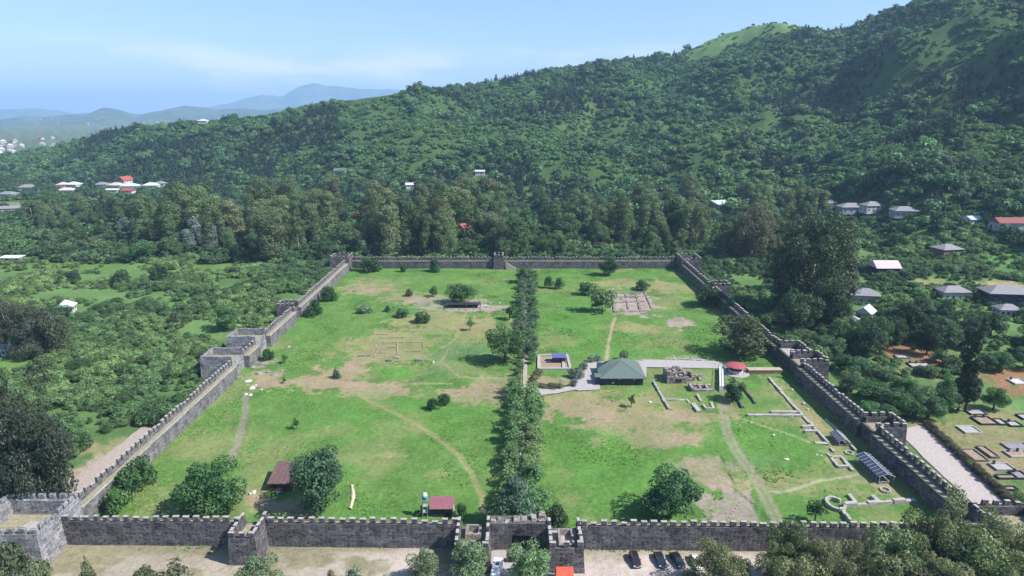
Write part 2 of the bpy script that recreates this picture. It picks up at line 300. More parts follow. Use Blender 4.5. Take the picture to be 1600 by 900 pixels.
# ------------------------------------------------------------------ ground colours (grass, bare earth, tracks)
GR = np.array((0.074, 0.18, 0.038)); GR2 = np.array((0.118, 0.208, 0.05)); DRY = np.array((0.275, 0.24, 0.12)); EARTH = np.array((0.33, 0.24, 0.165)); OLIVE = np.array((0.19, 0.215, 0.085)); REDS = np.array((0.30, 0.145, 0.085)); PINK = np.array((0.36, 0.27, 0.25)); COOL = np.array((0.10, 0.185, 0.07)); BRIGHT = np.array((0.088, 0.225, 0.04))
PATCH = [  # inside the fortress: u, v, half width, half height, colour, strength
    (585, 447, 45, 13, EARTH, .85), (700, 472, 70, 9, PINK, .6), (745, 482, 50, 7, PINK, .8), (690, 500, 90, 14, DRY, .8), (745, 520, 42, 22, DRY, .7), (612, 546, 88, 32, DRY, .9), (640, 550, 80, 32, OLIVE, .4), (545, 585, 50, 22, EARTH, .9), (590, 610, 90, 13, EARTH, .85),
    (700, 575, 80, 14, DRY, .4), (745, 615, 50, 16, EARTH, .75), (780, 600, 40, 14, EARTH, .5), (610, 582, 38, 9, BRIGHT, .95), (460, 598, 75, 11, EARTH, .85), (415, 590, 30, 12, EARTH, .75), (400, 565, 35, 10, PINK, .7),
    (905, 640, 62, 26, EARTH, .8), (900, 620, 50, 12, DRY, .7), (1010, 660, 90, 30, EARTH, .6), (1000, 632, 70, 14, DRY, .7), (1040, 690, 60, 14, EARTH, .7), (1090, 650, 60, 10, EARTH, .6), (935, 690, 14, 8, EARTH, .6), (1075, 705, 26, 7, BRIGHT, .9),
    (1120, 745, 45, 26, DRY, .8), (1110, 735, 50, 25, PINK, .4), (1135, 790, 52, 26, PINK, .75), (975, 512, 45, 9, DRY, .7), (1062, 505, 22, 8, PINK, .9), (1000, 515, 40, 8, DRY, .5), (985, 445, 60, 9, DRY, .7), (1045, 450, 50, 9, DRY, .6), (985, 472, 38, 20, PINK, .95),
    (1060, 567, 70, 9, PINK, .6), (1075, 590, 70, 35, OLIVE, .6), (1140, 640, 14, 22, EARTH, .6), (1250, 640, 22, 45, DRY, .8), (1290, 690, 24, 50, DRY, .7), (1330, 740, 26, 26, EARTH, .5), (1390, 770, 24, 18, DRY, .8), (1230, 755, 45, 16, DRY, .6), (1290, 745, 60, 20, OLIVE, .6), (1300, 770, 80, 12, OLIVE, .7),
    (620, 712, 24, 6, DRY, .8), (430, 790, 60, 12, EARTH, .7), (400, 770, 20, 10, EARTH, .5), (250, 770, 60, 22, OLIVE, .6), (320, 690, 80, 30, OLIVE, .45), (290, 640, 40, 30, OLIVE, .6), (550, 500, 40, 20, GR2, .8), (480, 545, 40, 20, GR2, .6), (900, 500, 60, 30, BRIGHT, .55), (950, 545, 80, 20, BRIGHT, .5), (950, 720, 80, 50, BRIGHT, .5),
    (720, 548, 60, 14, COOL, .8), (690, 580, 30, 10, COOL, .6), (700, 530, 60, 10, OLIVE, .5), (600, 650, 120, 40, BRIGHT, .4), (690, 440, 120, 12, GR2, .7), (860, 595, 40, 8, EARTH, .8), (640, 465, 40, 8, EARTH, .5), (1180, 690, 60, 40, BRIGHT, .5), (1190, 720, 40, 14, COOL, .5)]
TRACK = [  # polylines: points, half width m, colour, strength
    ([(385, 615), (384, 640), (379, 668), (369, 700), (356, 726)], 0.88, np.array((0.25, 0.215, 0.175)), .95), ([(385, 615), (420, 605), (470, 592), (520, 600), (560, 618), (600, 638), (640, 657), (680, 682), (715, 710), (740, 745), (752, 775), (757, 800)], 0.75, DRY, .75),
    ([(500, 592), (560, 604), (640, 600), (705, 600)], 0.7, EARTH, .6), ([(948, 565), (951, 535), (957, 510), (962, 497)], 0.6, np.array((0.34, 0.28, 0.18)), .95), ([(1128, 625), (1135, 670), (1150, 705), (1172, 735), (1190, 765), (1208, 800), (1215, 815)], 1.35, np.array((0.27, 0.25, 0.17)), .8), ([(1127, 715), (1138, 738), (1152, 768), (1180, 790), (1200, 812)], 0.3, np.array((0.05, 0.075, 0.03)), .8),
    ([(1205, 768), (1225, 769), (1250, 762), (1280, 752), (1340, 742)], 0.45, np.array((0.34, 0.32, 0.21)), .85), ([(1160, 655), (1200, 668), (1240, 682), (1265, 692)], 0.4, np.array((0.28, 0.30, 0.15)), .8), ([(395, 780), (440, 795), (480, 805)], 1.6, EARTH, .8),
    ([(700, 548), (690, 565), (720, 590), (790, 592)], 0.5, EARTH, .5), ([(640, 480), (700, 485), (780, 484)], 0.7, PINK, .8), ([(690, 545), (712, 530), (735, 470)], 0.5, DRY, .8)]
OUT = [  # outside
    (60, 418, 90, 9, GR2 * .95, .9), (180, 420, 80, 9, GR2 * .9, .6), (330, 418, 60, 10, GR2, .7), (30, 562, 60, 16, GR2, .9), (215, 575, 40, 8, DRY, .8), (150, 600, 30, 6, EARTH, .8), (300, 575, 40, 8, DRY, .5), (160, 315, 40, 7, GR2 * 1.2, .9), (70, 325, 60, 7, GR2, .8), (20, 320, 40, 6, DRY, .7), (250, 470, 60, 14, GR2, .7), (130, 700, 55, 16, DRY, .9),
    (110, 750, 50, 30, np.array((0.40, 0.31, 0.235)), .9), (1445, 555, 62, 20, REDS, .95), (1575, 590, 50, 32, REDS, .9), (1420, 580, 30, 12, DRY, .7), (1530, 690, 110, 60, np.array((0.235, 0.205, 0.105)), 1.0), (1470, 650, 50, 12, GR2, .6), (1560, 650, 50, 10, DRY, .6), (1540, 720, 60, 30, np.array((0.27, 0.205, 0.13)), .8),
    (1450, 445, 60, 9, DRY, .95), (1570, 445, 40, 8, np.array((0.36, 0.27, 0.15)), .95), (1340, 440, 50, 12, GR2, .8), (1440, 388, 26, 14, BRIGHT, .8), (1570, 412, 30, 8, BRIGHT, .7), (1210, 380, 20, 8, DRY, .8), (935, 383, 20, 6, EARTH, .9), (1010, 385, 80, 10, GR2, .8), (1500, 425, 70, 12, GR2, .6), (1210, 430, 60, 14, GR2, .7)]
def ell(u, v, ru, rv):
    x, y = P(u, v); x1, _ = P(u + ru, v); _, ya = P(u, v - rv); _, yb = P(u, v + rv); return x, y, abs(x1 - x), abs(ya - yb) / 2
def paint(X, Y, C, patches, tracks=()):
    wob = (fbm(X / 5, Y / 5, 31, 4) - 0.5) * 1.9; fine = (fbm(X / 1.5, Y / 1.5, 37, 3) - 0.5) * 1.1
    for u, v, ru, rv, c, st in patches:
        x, y, a, b = ell(u, v, ru, rv)
        m = (np.abs(X - x) < a * 2) & (np.abs(Y - y) < b * 2)
        d = np.hypot((X[m] - x) / a, (Y[m] - y) / b) + wob[m] + fine[m]
        w = (1 - sstep(d, 0.72, 1.05)) * st * (.72 + .28 * sstep(fbm(X[m] / 2.6, Y[m] / 2.6, 43, 3), .36, .56)); C[m] = C[m] * (1 - w[:, None]) + c * w[:, None]
    for pts, hw, c, st in tracks:
        q = [P(*p) for p in pts]; best = np.full(X.shape, 1e9)
        for (ax, ay), (bx, by) in zip(q[:-1], q[1:]):
            L2 = (bx - ax) ** 2 + (by - ay) ** 2; tt = np.clip(((X - ax) * (bx - ax) + (Y - ay) * (by - ay)) / L2, 0, 1)
            best = np.minimum(best, np.hypot(X - ax - tt * (bx - ax), Y - ay - tt * (by - ay)))
        w = (1 - sstep(best + fine * 0.8, hw * 0.6, hw * 1.5)) * st
        if hw > 0.85: w = w * (0.55 + 0.45 * sstep(np.abs(best), 0.1 * hw, 0.5 * hw))
        C[:] = C * (1 - w[:, None]) + c * w[:, None]
    return C
# one sheet of ground out to the horizon, hill included
azs = np.concatenate([np.linspace(-math.pi, -0.95, 40)[:-1], np.linspace(-0.95, 0.95, 760), np.linspace(0.95, math.pi, 40)[1:-1]])
rs = np.concatenate([[2.0, 30, 60, 85], 90 * 1.0125 ** np.arange(0, 240), 90 * 1.0125 ** 240 * 1.14 ** np.arange(0, 20)]); rs = rs[rs < 26000]
A_, R_ = np.meshgrid(azs, rs); X = (R_ * np.sin(A_)).ravel(); Y = (R_ * np.cos(A_)).ravel(); Z = terrain(X, Y)
Z -= 0.12
n = fbm(X / 70, Y / 70, 51, 4)[:, None]; n2 = fbm(X / 14, Y / 14, 57, 3)[:, None]
C = np.array((0.055, 0.105, 0.036)) * (1 - n) + np.array((0.10, 0.17, 0.052)) * n; C = C * (0.7 + 0.6 * n2)
hs_ = sstep(Z, 4, 20)[:, None]; C = C * (1 - .25 * hs_); C = C * (1 + .3 * (1 - sstep(np.hypot(X, Y), 420, 560)))[:, None]
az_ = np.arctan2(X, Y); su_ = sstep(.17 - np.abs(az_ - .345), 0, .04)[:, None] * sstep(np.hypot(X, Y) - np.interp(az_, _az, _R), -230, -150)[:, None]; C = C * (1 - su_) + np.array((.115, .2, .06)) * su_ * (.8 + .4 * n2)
inside = (np.hypot(X, Y) < 900); Ci = C[inside]; paint(X[inside], Y[inside], Ci, OUT); C[inside] = Ci
far = sstep(np.hypot(X, Y), 1300, 2600)[:, None] * (terrain(X, Y) < 6)[:, None]; C = C * (1 - far) + np.array((0.10, 0.135, 0.07)) * far * (0.6 + 0.8 * n2)
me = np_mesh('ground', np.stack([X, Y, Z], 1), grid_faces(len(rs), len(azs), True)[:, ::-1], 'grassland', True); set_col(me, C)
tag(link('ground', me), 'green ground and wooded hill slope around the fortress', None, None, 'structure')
# lawn inside the walls
FX0, FX1, FY0, FY1 = -97.0, 100.0, 115.0, 371.0
gx = np.arange(FX0 + .3, FX1, 0.62); gy = np.arange(FY0 + .3, FY1, 0.7); GX, GY = np.meshgrid(gx, gy); X = GX.ravel(); Y = GY.ravel()
n = fbm(X / 24, Y / 24, 61, 4)[:, None]; C = GR * (1 - n) + GR2 * n; n2 = fbm(X / 4, Y / 4, 67, 3)[:, None]; C = C * (0.84 + 0.32 * n2)
br = sstep(fbm(X / 16 + 40, Y / 16, 71, 4), 0.55, 0.72)[:, None] * 0.38; C = C * (1 - br) + DRY * br
C = paint(X, Y, C, PATCH, TRACK)
Z = (fbm(X / 9, Y / 9, 73, 3) - 0.5) * 0.5 + (fbm(X / 1.6, Y / 1.6, 79, 2) - 0.5) * 0.32
greenish = sstep(C[:, 1] - C[:, 0], 0.0, 0.07); Z = 0.06 + np.maximum(-0.1, Z * (0.25 + 0.75 * greenish)) + greenish * 0.10
gf = grid_faces(len(gy), len(gx)); gf = gf[(Y[gf] > 117.9 - (X[gf] + 95) * .01436).all(1)]
me = np_mesh('lawn', np.stack([X, Y, Z], 1), gf, 'grassland', True); set_col(me, C)
tag(link('lawn', me), 'bright green lawn with bare earth patches inside the fortress walls', None, None, 'structure')
LAWN = (X, Y, Z, C, greenish)
# forecourt in front of the gate wall
fx = np.arange(-125, 125, 0.7); fy = np.arange(84, 118.3, 0.6); GX, GY = np.meshgrid(fx, fy); X = GX.ravel(); Y = GY.ravel()
n = fbm(X / 7, Y / 3.5, 83, 4)[:, None]; nn = sstep(Y + (n[:, 0] - .5) * 8, 111.5, 116)[:, None]
gv = np.array((0.47, 0.40, 0.35)); og = np.array((0.235, 0.212, 0.135))
w = np.clip(nn * 0.8 + sstep(n[:, 0], .45, .62)[:, None] * .75 * (X < -12)[:, None] + sstep(-X, 18, 50)[:, None] * 0.55, 0, 1); C = gv * (1 - w) + og * w; C = C * (0.85 + 0.3 * fbm(X / 2, Y / 2, 87, 3)[:, None])
me = np_mesh('forecourt', np.stack([X, Y, 0.03 + (n[:, 0] - .5) * .12], 1), grid_faces(len(fy), len(fx)), 'grassland', True); set_col(me, C)
tag(link('forecourt', me), 'bare gravel and dry grass forecourt in front of the gate', None, None, 'structure')
def strip(name, mat, L, Rr, z, label, n=24):
    """road sheet between two measured edge polylines"""
    L = [P(*p) for p in L]; Rr = [P(*p) for p in Rr]
    def samp(q):
        q = np.array(q); d = np.r_[0, np.cumsum(np.hypot(*np.diff(q, axis=0).T))]; s = np.linspace(0, d[-1], n); return np.stack([np.interp(s, d, q[:, 0]), np.interp(s, d, q[:, 1])], 1)
    a, b = samp(L), samp(Rr); k = 6; V = []
    for i in range(n):
        for j in range(k):
            p = a[i] * (1 - j / (k - 1)) + b[i] * j / (k - 1); e = 0.22 if j in (0, k - 1) else 0
            V.append((p[0] + random.uniform(-e, e), p[1] + random.uniform(-e, e), z + 0.04 * math.sin(j * 1.3)))
    tag(link(name, np_mesh(name, V, grid_faces(n, k), mat, True)), label, None, None, 'structure')
strip('gravel_road', 'gravel', [(1400, 672), (1440, 712), (1500, 768), (1545, 806), (1590, 850)], [(1440, 664), (1470, 690), (1520, 735), (1566, 782), (1640, 850)], 0.07, 'pale gravel road along the outside of the wall beside the cemetery')
strip('dirt_road', 'dirt_road', [(45, 800), (80, 770), (120, 745), (170, 708), (215, 672), (268, 632)], [(92, 815), (135, 775), (165, 748), (200, 718), (232, 688), (285, 640)], 0.05, 'pinkish dirt road along the outside of the wall beside the orchard')

# ------------------------------------------------------------------ far hills and mountains
def far_range(name, label, pts, dist, thick, seed):
    us = np.arange(-900, 1600, 6.0); vs = np.interp(us, [p[0] for p in pts], [p[1] for p in pts]) + (fbm(us / 24, us * 0 + seed, seed, 4) - .5) * 5
    V = []; prof = [(-0.5, 0), (-0.34, .16), (-0.22, .42), (-.1, .78), (0, 1), (.25, .5), (.5, 0)]
    for s, k in prof:
        for u, v in zip(us, vs):
            dx, dy, dz = u - 800.0, FPX * CP + (450 - v) * SP_, -FPX * SP_ + (450 - v) * CP; nrm = math.hypot(dx, dy)
            h = max(5, CAMZ + dz / nrm * dist); d = dist + s * thick + (vn(np.array([u / 30.]), np.array([s * 3.]), seed)[0] - .5) * thick * .2
            V.append((dx / nrm * d, dy / nrm * d, h * k * (1 + (0.3 * (vn(np.array([u / 15.]), np.array([s * 9.]), seed + 5)[0] - .5) if 0 < k < 1 else 0)) - (3 if k == 0 else 0)))
    FARV[name] = (V, grid_faces(len(prof), len(us)).tolist())
    tag(link(name, np_mesh(name, V, grid_faces(len(prof), len(us))[:, ::-1], 'far_slope', True)), label, None, None, 'structure')
FARV = {}
far_range('hills', 'low blue hills with scattered houses beyond the town', [(-900, 185), (0, 188), (35, 182), (60, 183), (100, 180), (130, 180), (160, 168), (185, 170), (215, 179), (250, 173), (290, 163), (320, 167), (350, 171), (420, 172), (500, 160), (1600, 170)], 7800, 3400, 101)
far_range('mountains', 'faint blue mountains on the horizon', [(-900, 172), (-200, 168), (0, 172), (60, 170), (110, 176), (220, 178), (330, 166), (380, 156), (410, 147), (440, 150), (470, 134), (492, 129), (510, 134), (560, 140), (640, 140), (800, 150), (1600, 160)], 14500, 3600, 131)

# ------------------------------------------------------------------ fortress
MERL = [MB().box(-.62, .62, 0, .58, 0, 1.4, .07, .95).mesh('merlon', m) for m in ('stone_dark',) for _ in range(4)]
MERL_G = [MB().box(-.62, .62, 0, .58, 0, 1.35, .07, .95).mesh('merlon', 'stone_grey') for _ in range(4)]
MERL_L = [MB().box(-.7, .7, 0, .6, 0, 1.3, .04, .97).mesh('merlon', 'stone_light') for _ in range(4)]
LIT_CAP = MB().box(-.63, .63, -.03, .61, 0, .10, .03).mesh('cap', 'cap_pale')  # pale merlon tops: sunlight put into the cap colour
MSET = {'stone_dark': MERL, 'stone_grey': MERL_G, 'stone_light': MERL_L}
def merlon(parent, set_, x, y, z, rz, cap=True, sc=1.0):
    o = link('merlon', random.choice(MSET[set_]), parent, (x, y, z), (0, 0, rz), (random.uniform(.86, 1.08) * sc, 1, random.choice([random.uniform(.84, 1.06)] * 7 + [random.uniform(.5, .8)])))
    if cap: link('cap', LIT_CAP, o, (0, 0, 1.33 if set_ != 'stone_dark' else 1.38))
def curtain(label, a, b, mat='stone_dark', h=4.6, par=1.0, th=2.6, pitch=2.0, skip=(), walk='walk_grass', ragged=0.0, gap=None):
    """straight wall from a to b, inside on its left; local x runs along it, y inwards"""
    L = math.hypot(b[0] - a[0], b[1] - a[1]); rz = math.atan2(b[1] - a[1], b[0] - a[0])
    e = empty('curtain_wall', (a[0], a[1], 0), label, 'wall', 'curtain walls of the fortress', rz)
    n = max(2, int(L / 1.6)); V = []; F = []
    sec = [(-.12, -.3), (-.02, h * .5), (0, h + par), (.6, h + par), (.6, h), (th, h), (th + .1, -.3)]
    for i in range(n + 1):
        x = L * i / n; dz = random.uniform(-.1, .1) - abs(random.gauss(0, ragged)); 
        for k, (y, z) in enumerate(sec): V.append((x, y + random.uniform(-.06, .06), z + (dz if k in (2, 3) else random.uniform(-.05, .05) if k in (4, 5) else 0)))
    m = len(sec)
    for i in range(n):
        for k in range(m - 1): F.append((i * m + k, i * m + k + 1, (i + 1) * m + k + 1, (i + 1) * m + k))
    F = [f[::-1] for f in F] + [tuple(range(m)), tuple((n * m + k) for k in range(m))[::-1]]
    MB().add(V, F).build('wall_body', mat, e)
    w = MB(); k = max(2, int(L / 3))
    for i in range(k): w.box(L * i / k, L * (i + 1) / k, .64, th - .3, h + .03, h + .10, .03)
    w.build('walkway', walk, e)
    ed = MB()
    for i in range(k): ed.box(L * i / k + .02, L * (i + 1) / k - .05, th - .28, th + .08, h + .03, h + .2, .05)
    ed.build('edge_course', 'cap_pale' if mat != 'stone_dark' else 'stone_grey', e)
    q = int((L - 1.0) / pitch)
    for i in range(q):
        x = .9 + (L - 1.8) * i / max(1, q - 1)
        if any(s0 <= x <= s1 for s0, s1 in skip): continue
        merlon(e, mat, x + random.uniform(-.1, .1), 0.02, h + par - .06, 0, mat != 'stone_light' )
    return e
def tower(label, x0, x1, y0, y1, zt, mat, fl=2.0, th=.8, merl=True, pitch=2.1, floor='walk_grass', low=None, inner=None, bat=.35):
    """square hollow-topped tower; low: sides ('n','s','e','w') whose parapet stops at the floor"""
    low = low or ''
    cx, cy_ = (x0 + x1) / 2, (y0 + y1) / 2; e = empty('fortress_tower', (cx, cy_, 0), label, 'tower', 'towers of the fortress')
    hx, hy = (x1 - x0) / 2, (y1 - y0) / 2; zf = zt - fl
    def side(ax, ay, bx, by):   # from a to b, inward left
        L = math.hypot(bx - ax, by - ay); dx, dy = (bx - ax) / L, (by - ay) / L; nx, ny = -dy, dx; n = max(2, int(L / 1.5)); V = []; F = []
        for i in range(n + 1):
            s = L * i / n; j = random.uniform(-.06, .06)
            for (k, z, ins) in ((-bat, -.3, 0), (0, zt, 0), (th, zt, 1), (th, zf - .2, 1)):
                s2 = s - bat * (1 if i == 0 else -1 if i == n else 0) * (z < 0) * 1.0 if i in (0, n) else s
                s3 = min(max(s2, th), L - th) if ins else s2
                V.append((ax + dx * s3 + nx * k, ay + dy * s3 + ny * k, z + (j if z == zt else 0)))
        for i in range(n):
            for k in range(3): F.append((i * 4 + k, (i + 1) * 4 + k, (i + 1) * 4 + k + 1, i * 4 + k + 1))
        return MB().add(V, F)
    for nm, (ax, ay, bx, by) in dict(s=(-hx, -hy, hx, -hy), e=(hx, -hy, hx, hy), n=(hx, hy, -hx, hy), w=(-hx, hy, -hx, -hy)).items():
        if nm in low:
            dx, dy = bx - ax, by - ay; L = math.hypot(dx, dy); dx /= L; dy /= L
            MB().bar((ax - dy * th / 2, ay + dx * th / 2, -.3), (bx - dy * th / 2, by + dx * th / 2, -.3), th, zf + .3).build('wall', mat, e); continue
        side(ax, ay, bx, by).build('wall', mat, e)
        if merl:
            L = math.hypot(bx - ax, by - ay); dx, dy = (bx - ax) / L, (by - ay) / L; q = max(2, int(round(L / pitch))); rz = math.atan2(dy, dx)
            for i in range(q):
                s = .66 + (L - 1.32) * i / (q - 1) if nm in 'sn' else (.66 + th + (L - 1.32 - 2 * th) * (i + .0) / max(1, q - 1))
                if nm in 'ew' and (s < 1.4 or s > L - 1.4) and L > 5: s = min(max(s, 2.0), L - 2.0)
                merlon(e, mat, ax + dx * s - dy * .06, ay + dy * s + dx * .06, zt - .08, rz, mat != 'stone_light')
    f = MB().box(-hx + th - .05, hx - th + .05, -hy + th - .05, hy - th + .05, zf - .5, zf, .05)
    f.build('floor', floor, e)
    if inner:   # a masonry shaft standing on the roof platform
        a, b, c, d, z = inner
        for q in ((a, b, c, c + .5), (a, b, d - .5, d), (a, a + .5, c + .5, d - .5), (b - .5, b, c + .5, d - .5)): MB().box(*q, zf, zf + z, .06).build('shaft_wall', 'rubble', e)
    return e
# front wall
FYL, FYR = 117.2, 114.4
fy_at = lambda x: FYL + (FYR - FYL) * (x + 95) / 195.0
curtain('dark stone front wall between the pale corner tower and the square tower', (-95, fy_at(-95)), (-57.0, fy_at(-57)))
curtain('long dark front wall between the square tower and the gate', (-51.6, fy_at(-51.6)), (-11.0, fy_at(-11)))
curtain('dark front wall behind the parked cars, right of the gate', (14.2, fy_at(14.2)), (100.5, fy_at(100.5)))
tower('pale grey battlemented corner tower at the near left corner', -110.5, -95.2, 110.6, 123.5, 7.3, 'stone_light', 3.4, 1.3, floor='walk_grass', bat=.6)
tag(MB().prism([(-104.5, 113.5), (-100.2, 113.0), (-99.6, 119.0), (-103.4, 119.4)], 3.92, 4.25).build('stone_slab', 'concrete'), 'pale stone slab lying on the roof of the near left corner tower', 'slab', None, 'thing')
tower('square dark tower projecting from the front wall left of the gate', -57.2, -51.8, 111.0, 119.0, 6.1, 'stone_dark', 1.7, .75, floor='walk_grass', low='n')
tower('ruined square tower at the left side of the gate', -11.4, -4.6, 108.6, 118.0, 5.6, 'stone_dark', 1.8, .8, floor='walk_grass', low='n', inner=(-1.6, 1.6, 0.2, 3.6, 1.4))
tower('square tower at the right side of the gate', 7.4, 14.2, 108.6, 117.6, 5.6, 'stone_dark', 1.8, .8, floor='cap_pale', low='n', inner=(-1.3, 1.8, -2.6, 2.6, 1.3))
# gate wall with arch
e = empty('gate_wall', (1.4, 115.6, 0), 'dark gate wall with recessed doorway between the two gate towers', 'gate')
MB().box(-6.0, -1.4, 0, 3.0, -.2, 6.2, .1).build('wall', 'stone_dark', e); MB().box(2.6, 6.0, 0, 3.0, -.2, 6.2, .1).build('wall', 'stone_dark', e)
MB().box(-1.4, 2.6, .01, 3.0, 3.4, 6.3, .08).build('lintel_wall', 'stone_dark', e)
ar = MB(); q = 9
for i in range(q):
    a0, a1 = math.pi * i / q, math.pi * (i + 1) / q; c0 = (.6 - 2.0 * math.cos(a0), 2.6 + .8 * math.sin(a0)); c1 = (.6 - 2.0 * math.cos(a1), 2.6 + .8 * math.sin(a1))
    ar.add([(c0[0], .3, c0[1]), (c1[0], .3, c1[1]), (c1[0], .3, 3.42), (c0[0], .3, 3.42)], [(0, 3, 2, 1)])
ar.build('arch', 'stone_grey', e)
MB().box(-1.38, .55, 1.0, 1.15, 0, 3.4).build('door', 'door_dark', e); MB().box(.62, 2.58, 1.0, 1.15, 0, 3.4).build('door', 'door_dark', e)
MB().box(-.25, .75, -.14, .02, 4.3, 5.2).build('window', 'door_dark', e)
for (x0, x1, y0, y1, z0, z1) in ((-1.2, .3, .5, 2.0, 6.1, 6.7), (.5, 1.7, .8, 2.8, 6.1, 6.5), (2.6, 3.8, .8, 2.6, 6.1, 6.9), (3.9, 5.6, .4, 1.2, 6.1, 6.8), (4.2, 5.7, 1.5, 3.2, 6.1, 7.1), (-4.6, -3.6, 1.2, 2.2, 6.1, 6.6), (-3.0, -1.9, .3, 1.4, 6.1, 6.45), (-5.8, -4.9, .2, 1.2, 6.1, 6.7)): MB().box(x0, x1, y0, y1, z0, z1, .22, .85).build('broken_masonry', 'rubble', e)
# left wall
XL = -97.2
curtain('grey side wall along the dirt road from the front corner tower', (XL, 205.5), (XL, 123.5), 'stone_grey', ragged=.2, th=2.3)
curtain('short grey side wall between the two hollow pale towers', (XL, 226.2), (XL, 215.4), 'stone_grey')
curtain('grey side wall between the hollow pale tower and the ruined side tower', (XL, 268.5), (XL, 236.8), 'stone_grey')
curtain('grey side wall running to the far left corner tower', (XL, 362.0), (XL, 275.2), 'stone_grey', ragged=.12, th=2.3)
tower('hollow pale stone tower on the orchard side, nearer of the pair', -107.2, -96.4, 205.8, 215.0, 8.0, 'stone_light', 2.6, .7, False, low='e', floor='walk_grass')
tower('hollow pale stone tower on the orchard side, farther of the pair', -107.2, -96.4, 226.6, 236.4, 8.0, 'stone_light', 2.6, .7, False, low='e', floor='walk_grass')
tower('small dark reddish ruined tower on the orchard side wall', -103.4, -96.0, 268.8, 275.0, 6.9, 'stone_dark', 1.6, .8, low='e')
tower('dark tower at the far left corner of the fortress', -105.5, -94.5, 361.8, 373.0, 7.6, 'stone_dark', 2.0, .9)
# back wall
curtain('distant back wall left of its middle tower', (-10.4, 370.5), (-95, 370.5), 'stone_dark', 4.4)
curtain('distant back wall right of its middle tower', (98.5, 370.5), (-5.2, 370.5), 'stone_dark', 4.4)
tower('small tower in the middle of the distant back wall', -10.6, -5.0, 366.5, 374.5, 7.4, 'stone_dark', 1.8, .8)
e = empty('stone_stair', (-3.6, 367.0, 0), 'pale stone stair climbing the back wall beside its tower', 'stair')
for i in range(9): MB().box(i * .75, i * .75 + .75, -1.0, .2, 0, 4.3 - i * .48, .02).build('step', 'cap_pale', e)
# right wall
XR = 100.2
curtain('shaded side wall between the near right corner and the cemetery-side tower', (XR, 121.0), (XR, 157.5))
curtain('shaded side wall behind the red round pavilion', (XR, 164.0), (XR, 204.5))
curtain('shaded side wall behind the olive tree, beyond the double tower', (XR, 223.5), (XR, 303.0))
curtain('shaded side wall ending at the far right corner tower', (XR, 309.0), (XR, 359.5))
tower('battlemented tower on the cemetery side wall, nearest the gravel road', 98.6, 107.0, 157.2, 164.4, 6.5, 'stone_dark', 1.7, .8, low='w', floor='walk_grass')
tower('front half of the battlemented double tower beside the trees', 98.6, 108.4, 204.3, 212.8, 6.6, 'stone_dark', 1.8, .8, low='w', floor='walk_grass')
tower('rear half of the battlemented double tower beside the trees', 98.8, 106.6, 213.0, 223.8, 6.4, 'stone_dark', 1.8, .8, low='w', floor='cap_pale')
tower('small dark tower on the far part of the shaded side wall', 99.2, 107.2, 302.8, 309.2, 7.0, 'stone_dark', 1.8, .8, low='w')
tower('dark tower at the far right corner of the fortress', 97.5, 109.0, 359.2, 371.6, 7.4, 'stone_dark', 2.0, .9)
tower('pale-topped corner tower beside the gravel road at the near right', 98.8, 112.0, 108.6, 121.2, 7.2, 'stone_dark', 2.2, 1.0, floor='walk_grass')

# ------------------------------------------------------------------ tree prototypes
def leaves(g, cl, n, size, up=.25, jit=.55, aspect=.62, droop=0.0, shell=(.72, 1.06)):
    """leaf faces on the surfaces of clumps cl: rows of x, y, z, rx, ry, rz"""
    cl = np.asarray(cl, float); area = (cl[:, 3] * cl[:, 4] + cl[:, 5] * (cl[:, 3] + cl[:, 4])); k = g.choice(len(cl), n, p=area / area.sum())
    d = g.normal(size=(n, 3)); d[:, 2] = d[:, 2] * .9 + .18; d /= np.linalg.norm(d, axis=1)[:, None]
    rad = g.uniform(*shell, n); p = cl[k, :3] + cl[k, 3:6] * d * rad[:, None]
    nr = d + g.normal(size=(n, 3)) * jit; nr[:, 2] += up; nr /= np.linalg.norm(nr, axis=1)[:, None]
    a = np.cross(nr, g.normal(size=(n, 3))); a /= np.linalg.norm(a, axis=1)[:, None] + 1e-9; a[:, 2] -= droop; b = np.cross(nr, a)
    s = (size * g.uniform(.55, 1.3, n))[:, None]
    V = np.stack([p - a * s * .6, p + b * s * .5 * aspect, p + a * s * .6, p - b * s * .5 * aspect], 1).reshape(-1, 3)
    V[:, 2] = np.maximum(V[:, 2], .05)
    return V
def crown_mesh(name, V, mat='leaf'): return np_mesh(name, V, np.arange(len(V)).reshape(-1, 4), mat)
def ell_clumps(g, n, c, R, rr, lo=.45, hi=.92, zmin=-.75):
    out = []
    while len(out) < n:
        d = g.normal(size=3); d /= np.linalg.norm(d)
        if d[2] < zmin: continue
        q = g.uniform(lo, hi); r = g.uniform(*rr)
        out.append((c[0] + d[0] * R[0] * q, c[1] + d[1] * R[1] * q, c[2] + d[2] * R[2] * q, r, r, r * .8))
    return out
PRO = {}
def trunk_mesh(g, cl, hb, r0, mat, nl=5):
    mb = MB(); mb.tube([(0, 0, -.3), (.1 * r0, 0, hb * .5), (0, 0, hb), (0.0, .1, hb * 1.5)], [r0 * 1.25, r0, r0 * .75, r0 * .4], 7)
    for i in g.choice(len(cl), min(nl, len(cl)), replace=False):
        c = cl[i]; mb.tube([(0, 0, hb * .75), (c[0] * .45, c[1] * .45, (hb * .75 + c[2]) / 2 + .2), (c[0], c[1], c[2])], [r0 * .5, r0 * .33, r0 * .12], 5)
    return mb.mesh('trunk', mat, True)
def proto(kind, nv, fn):
    PRO[kind] = []
    for i in range(nv):
        g = np.random.default_rng(abs(hash(kind)) % 1 + 100 * len(PRO) + i); PRO[kind].append(fn(g))
